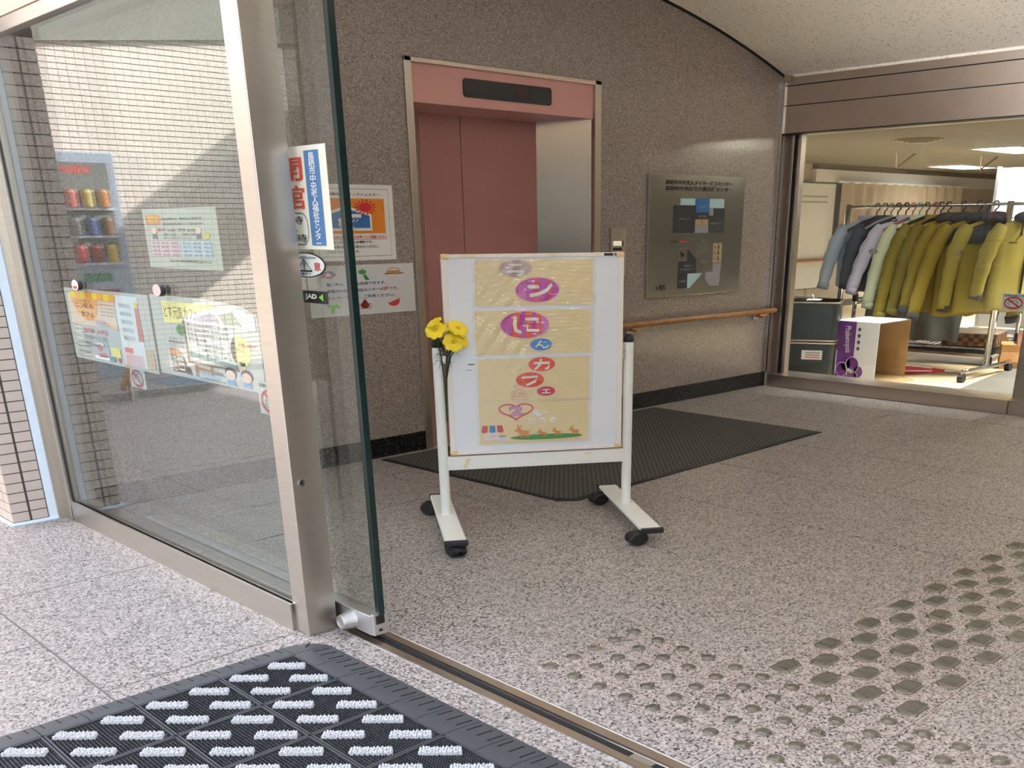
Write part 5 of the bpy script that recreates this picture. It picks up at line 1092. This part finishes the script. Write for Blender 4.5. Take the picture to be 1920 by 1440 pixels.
MB().box(-.02, -3.2, .02, .03, 0, 1.72).build('panel', WHITEW, pt, bevel=.004); MB().box(-.03, -.02, 0, .04, .01, 1.74).build('edge_post', ALU, pt); MB().box(-.2, -.03, 0, .2, .0, .02).build('foot', ALU, pt)
# ================================================================== THINGS OUTSIDE, SEEN IN THE STREET GLASS
vm = thing('vending_machine', 'blue-grey drinks vending machine against the tiled wall, mirrored in the street glass', 'vending machine', (-.377, 8.36, 0))
VB = C('vending_grey', (150, 160, 172), .45); VL = C('vending_light', (196, 204, 214), .4)
MB().box(-.26, 0, .05, .26, .22, 1.69).build('body', VB, vm, bevel=.008); MB().box(-.24, .02, 0, .24, .2, .05).build('plinth', BLACK, vm)
MB().box(-.20, -.003, .92, .20, .002, 1.62).build('display_window', C('window_grey', (112, 116, 112), .2), vm)
cols = [(186, 128, 84), (180, 164, 96), (176, 104, 92), (120, 84, 60), (70, 84, 120), (96, 96, 92), (190, 160, 80), (130, 60, 56), (150, 60, 62)]
for r_ in range(3):
    z = 1.32 - .195 * r_
    MB().box(-.19, -.03, z - .03, .19, .0, z - .012).build('shelf', VL, vm); MB().box(-.19, -.012, z - .008, .19, -.004, z + .020).build('price_strip', C('price_blue', (110, 156, 184)), vm)
    for c_ in range(3): MB().lathe([(.038, 0), (.040, .01), (.040, .10), (.03, .12), (.03, .125)], (-.12 + .12 * c_, -.035, z - .010), 14).build('sample_can', C('can%d' % (r_ * 3 + c_), cols[r_ * 3 + c_], .4), vm)
rt = text_mesh('NIЯIK', .03); xa = min(p[0] for p in rt[0]); xb = max(p[0] for p in rt[0])
rt = text_mesh('KIRIN', .03); xa = min(p[0] for p in rt[0]); xb = max(p[0] for p in rt[0])
MB().add([(-.06 + .24 * (p[0] - xa) / (xb - xa), -.0045, 1.545 + .05 * p[1] / .7) for p in rt[0]], rt[1]).build('lettering', C('vend_red', (200, 66, 58)), vm)
MB().box(-.10, -.006, .78, .12, .0, .84).build('green_plate', C('vend_green', (70, 130, 100)), vm); MB().box(-.14, -.006, .60, .16, .0, .72).build('delivery_flap', C('vend_maroon', (140, 60, 60), .4), vm); MB().box(.17, -.02, .74, .21, 0, .88).build('coin_slot', VL, vm)
oh = thing('ramp_handrail', 'tan bent handrail outside by the tiled wall, mirrored in the street glass', 'handrail', (.12, 7.6, 0))
MB().path([(.1, 0, .62), (-.05, 0, .60), (-.25, -.10, .50), (-.30, -.16, .40), (-.2, -.25, .22), (-.12, -.30, .10)], .022, 10).build('rail', WOOD, oh, smooth=True)
MB().tube((-.2, -.25, 0), (-.2, -.25, .22), .018, n=10).build('leg', STEEL_D, oh); MB().tube((.08, 0, 0), (.08, 0, .62), .018, n=10).build('leg', STEEL_D, oh)
cs = struct('step_outside', MB().box(-2.6, 7.45, -.003, .3, 8.604, .055), GRANITE_FLOOR)
bm = thing('blue_doormat', 'small slate blue doormat on the outside step, mirrored in the street glass', 'mat', (-.75, 7.75, .055))
MB().box(-.3, -.25, 0, .3, .25, .008).build('pile', C('mat_blue', (112, 128, 146), .9), bm); MB().box(-.32, -.27, 0, .32, .27, .005).build('edging', C('mat_edge', (150, 160, 166), .8), bm)
# unseen fill lamps added in the vault to brighten the vestibule
def vl(x, y):
    o = thing('vault_fill_lamp', ('added round fill lamp in the vault over the door side', 'added round fill lamp in the vault over the middle', 'added round fill lamp in the vault over the corridor side', 'added round fill lamp in the vault over the far end')[len([q for q in bpy.data.objects if q.name.startswith('vault_fill_lamp')]) % 4], 'ceiling light', (x, y, vz(x)), 0, 'added vault fill lamps')
    MB().lathe([(.20, .01), (.205, -.012), (.17, -.016), (.16, -.004)], n=24).build('rim', WPAINT, o); MB().lathe([(.001, -.008), (.165, -.008), (.165, .0), (.001, 0)], n=24).build('diffuser', mat('vault_fill_glow', (255, 252, 244), .5, emit=(255, 252, 246), estr=VAULT), o)
VAULT = 1.0
for x, y in ((2.9, .4), (4.2, .9), (5.5, .4), (4.2, -1.2)): vl(x, y)

cv = thing('header_fill_light', 'long unseen fill strip added on the door header box to brighten the vault', 'fill light', (1.585, 1.2, 1.95))  # added strip with an aimed lamp, unseen, lifting the vault's brightness
MB().box(-.035, -3.2, 0, .03, 3.2, .012).build('tray', WPAINT, cv); MB().box(.024, -3.2, .012, .03, 3.2, .05).build('lip', WPAINT, cv)
MB().tube((0, -3.15, .026), (0, 3.15, .026), .012, n=10).build('tube', mat('fill_tube', (255, 252, 246), .5, emit=(255, 251, 244), estr=18.0), cv)

al = bpy.data.lights.new('fill_lamp', 'AREA'); al.shape = 'RECTANGLE'; al.size = 5.0; al.size_y = .05; al.energy = 38.0; al.color = (1.0, .99, .98); al.spread = math.radians(45)
ao = bpy.data.objects.new('fill_lamp', al); COL.objects.link(ao); ao.parent = cv; ao.location = (.05, -.6, .06)
ao.rotation_euler = Matrix(((0, -.20, -.98), (1, 0, 0), (0, -.98, .20))).transposed().to_euler() if False else (Vector((1, 0, .20)).to_track_quat('-Z', 'Y').to_euler())
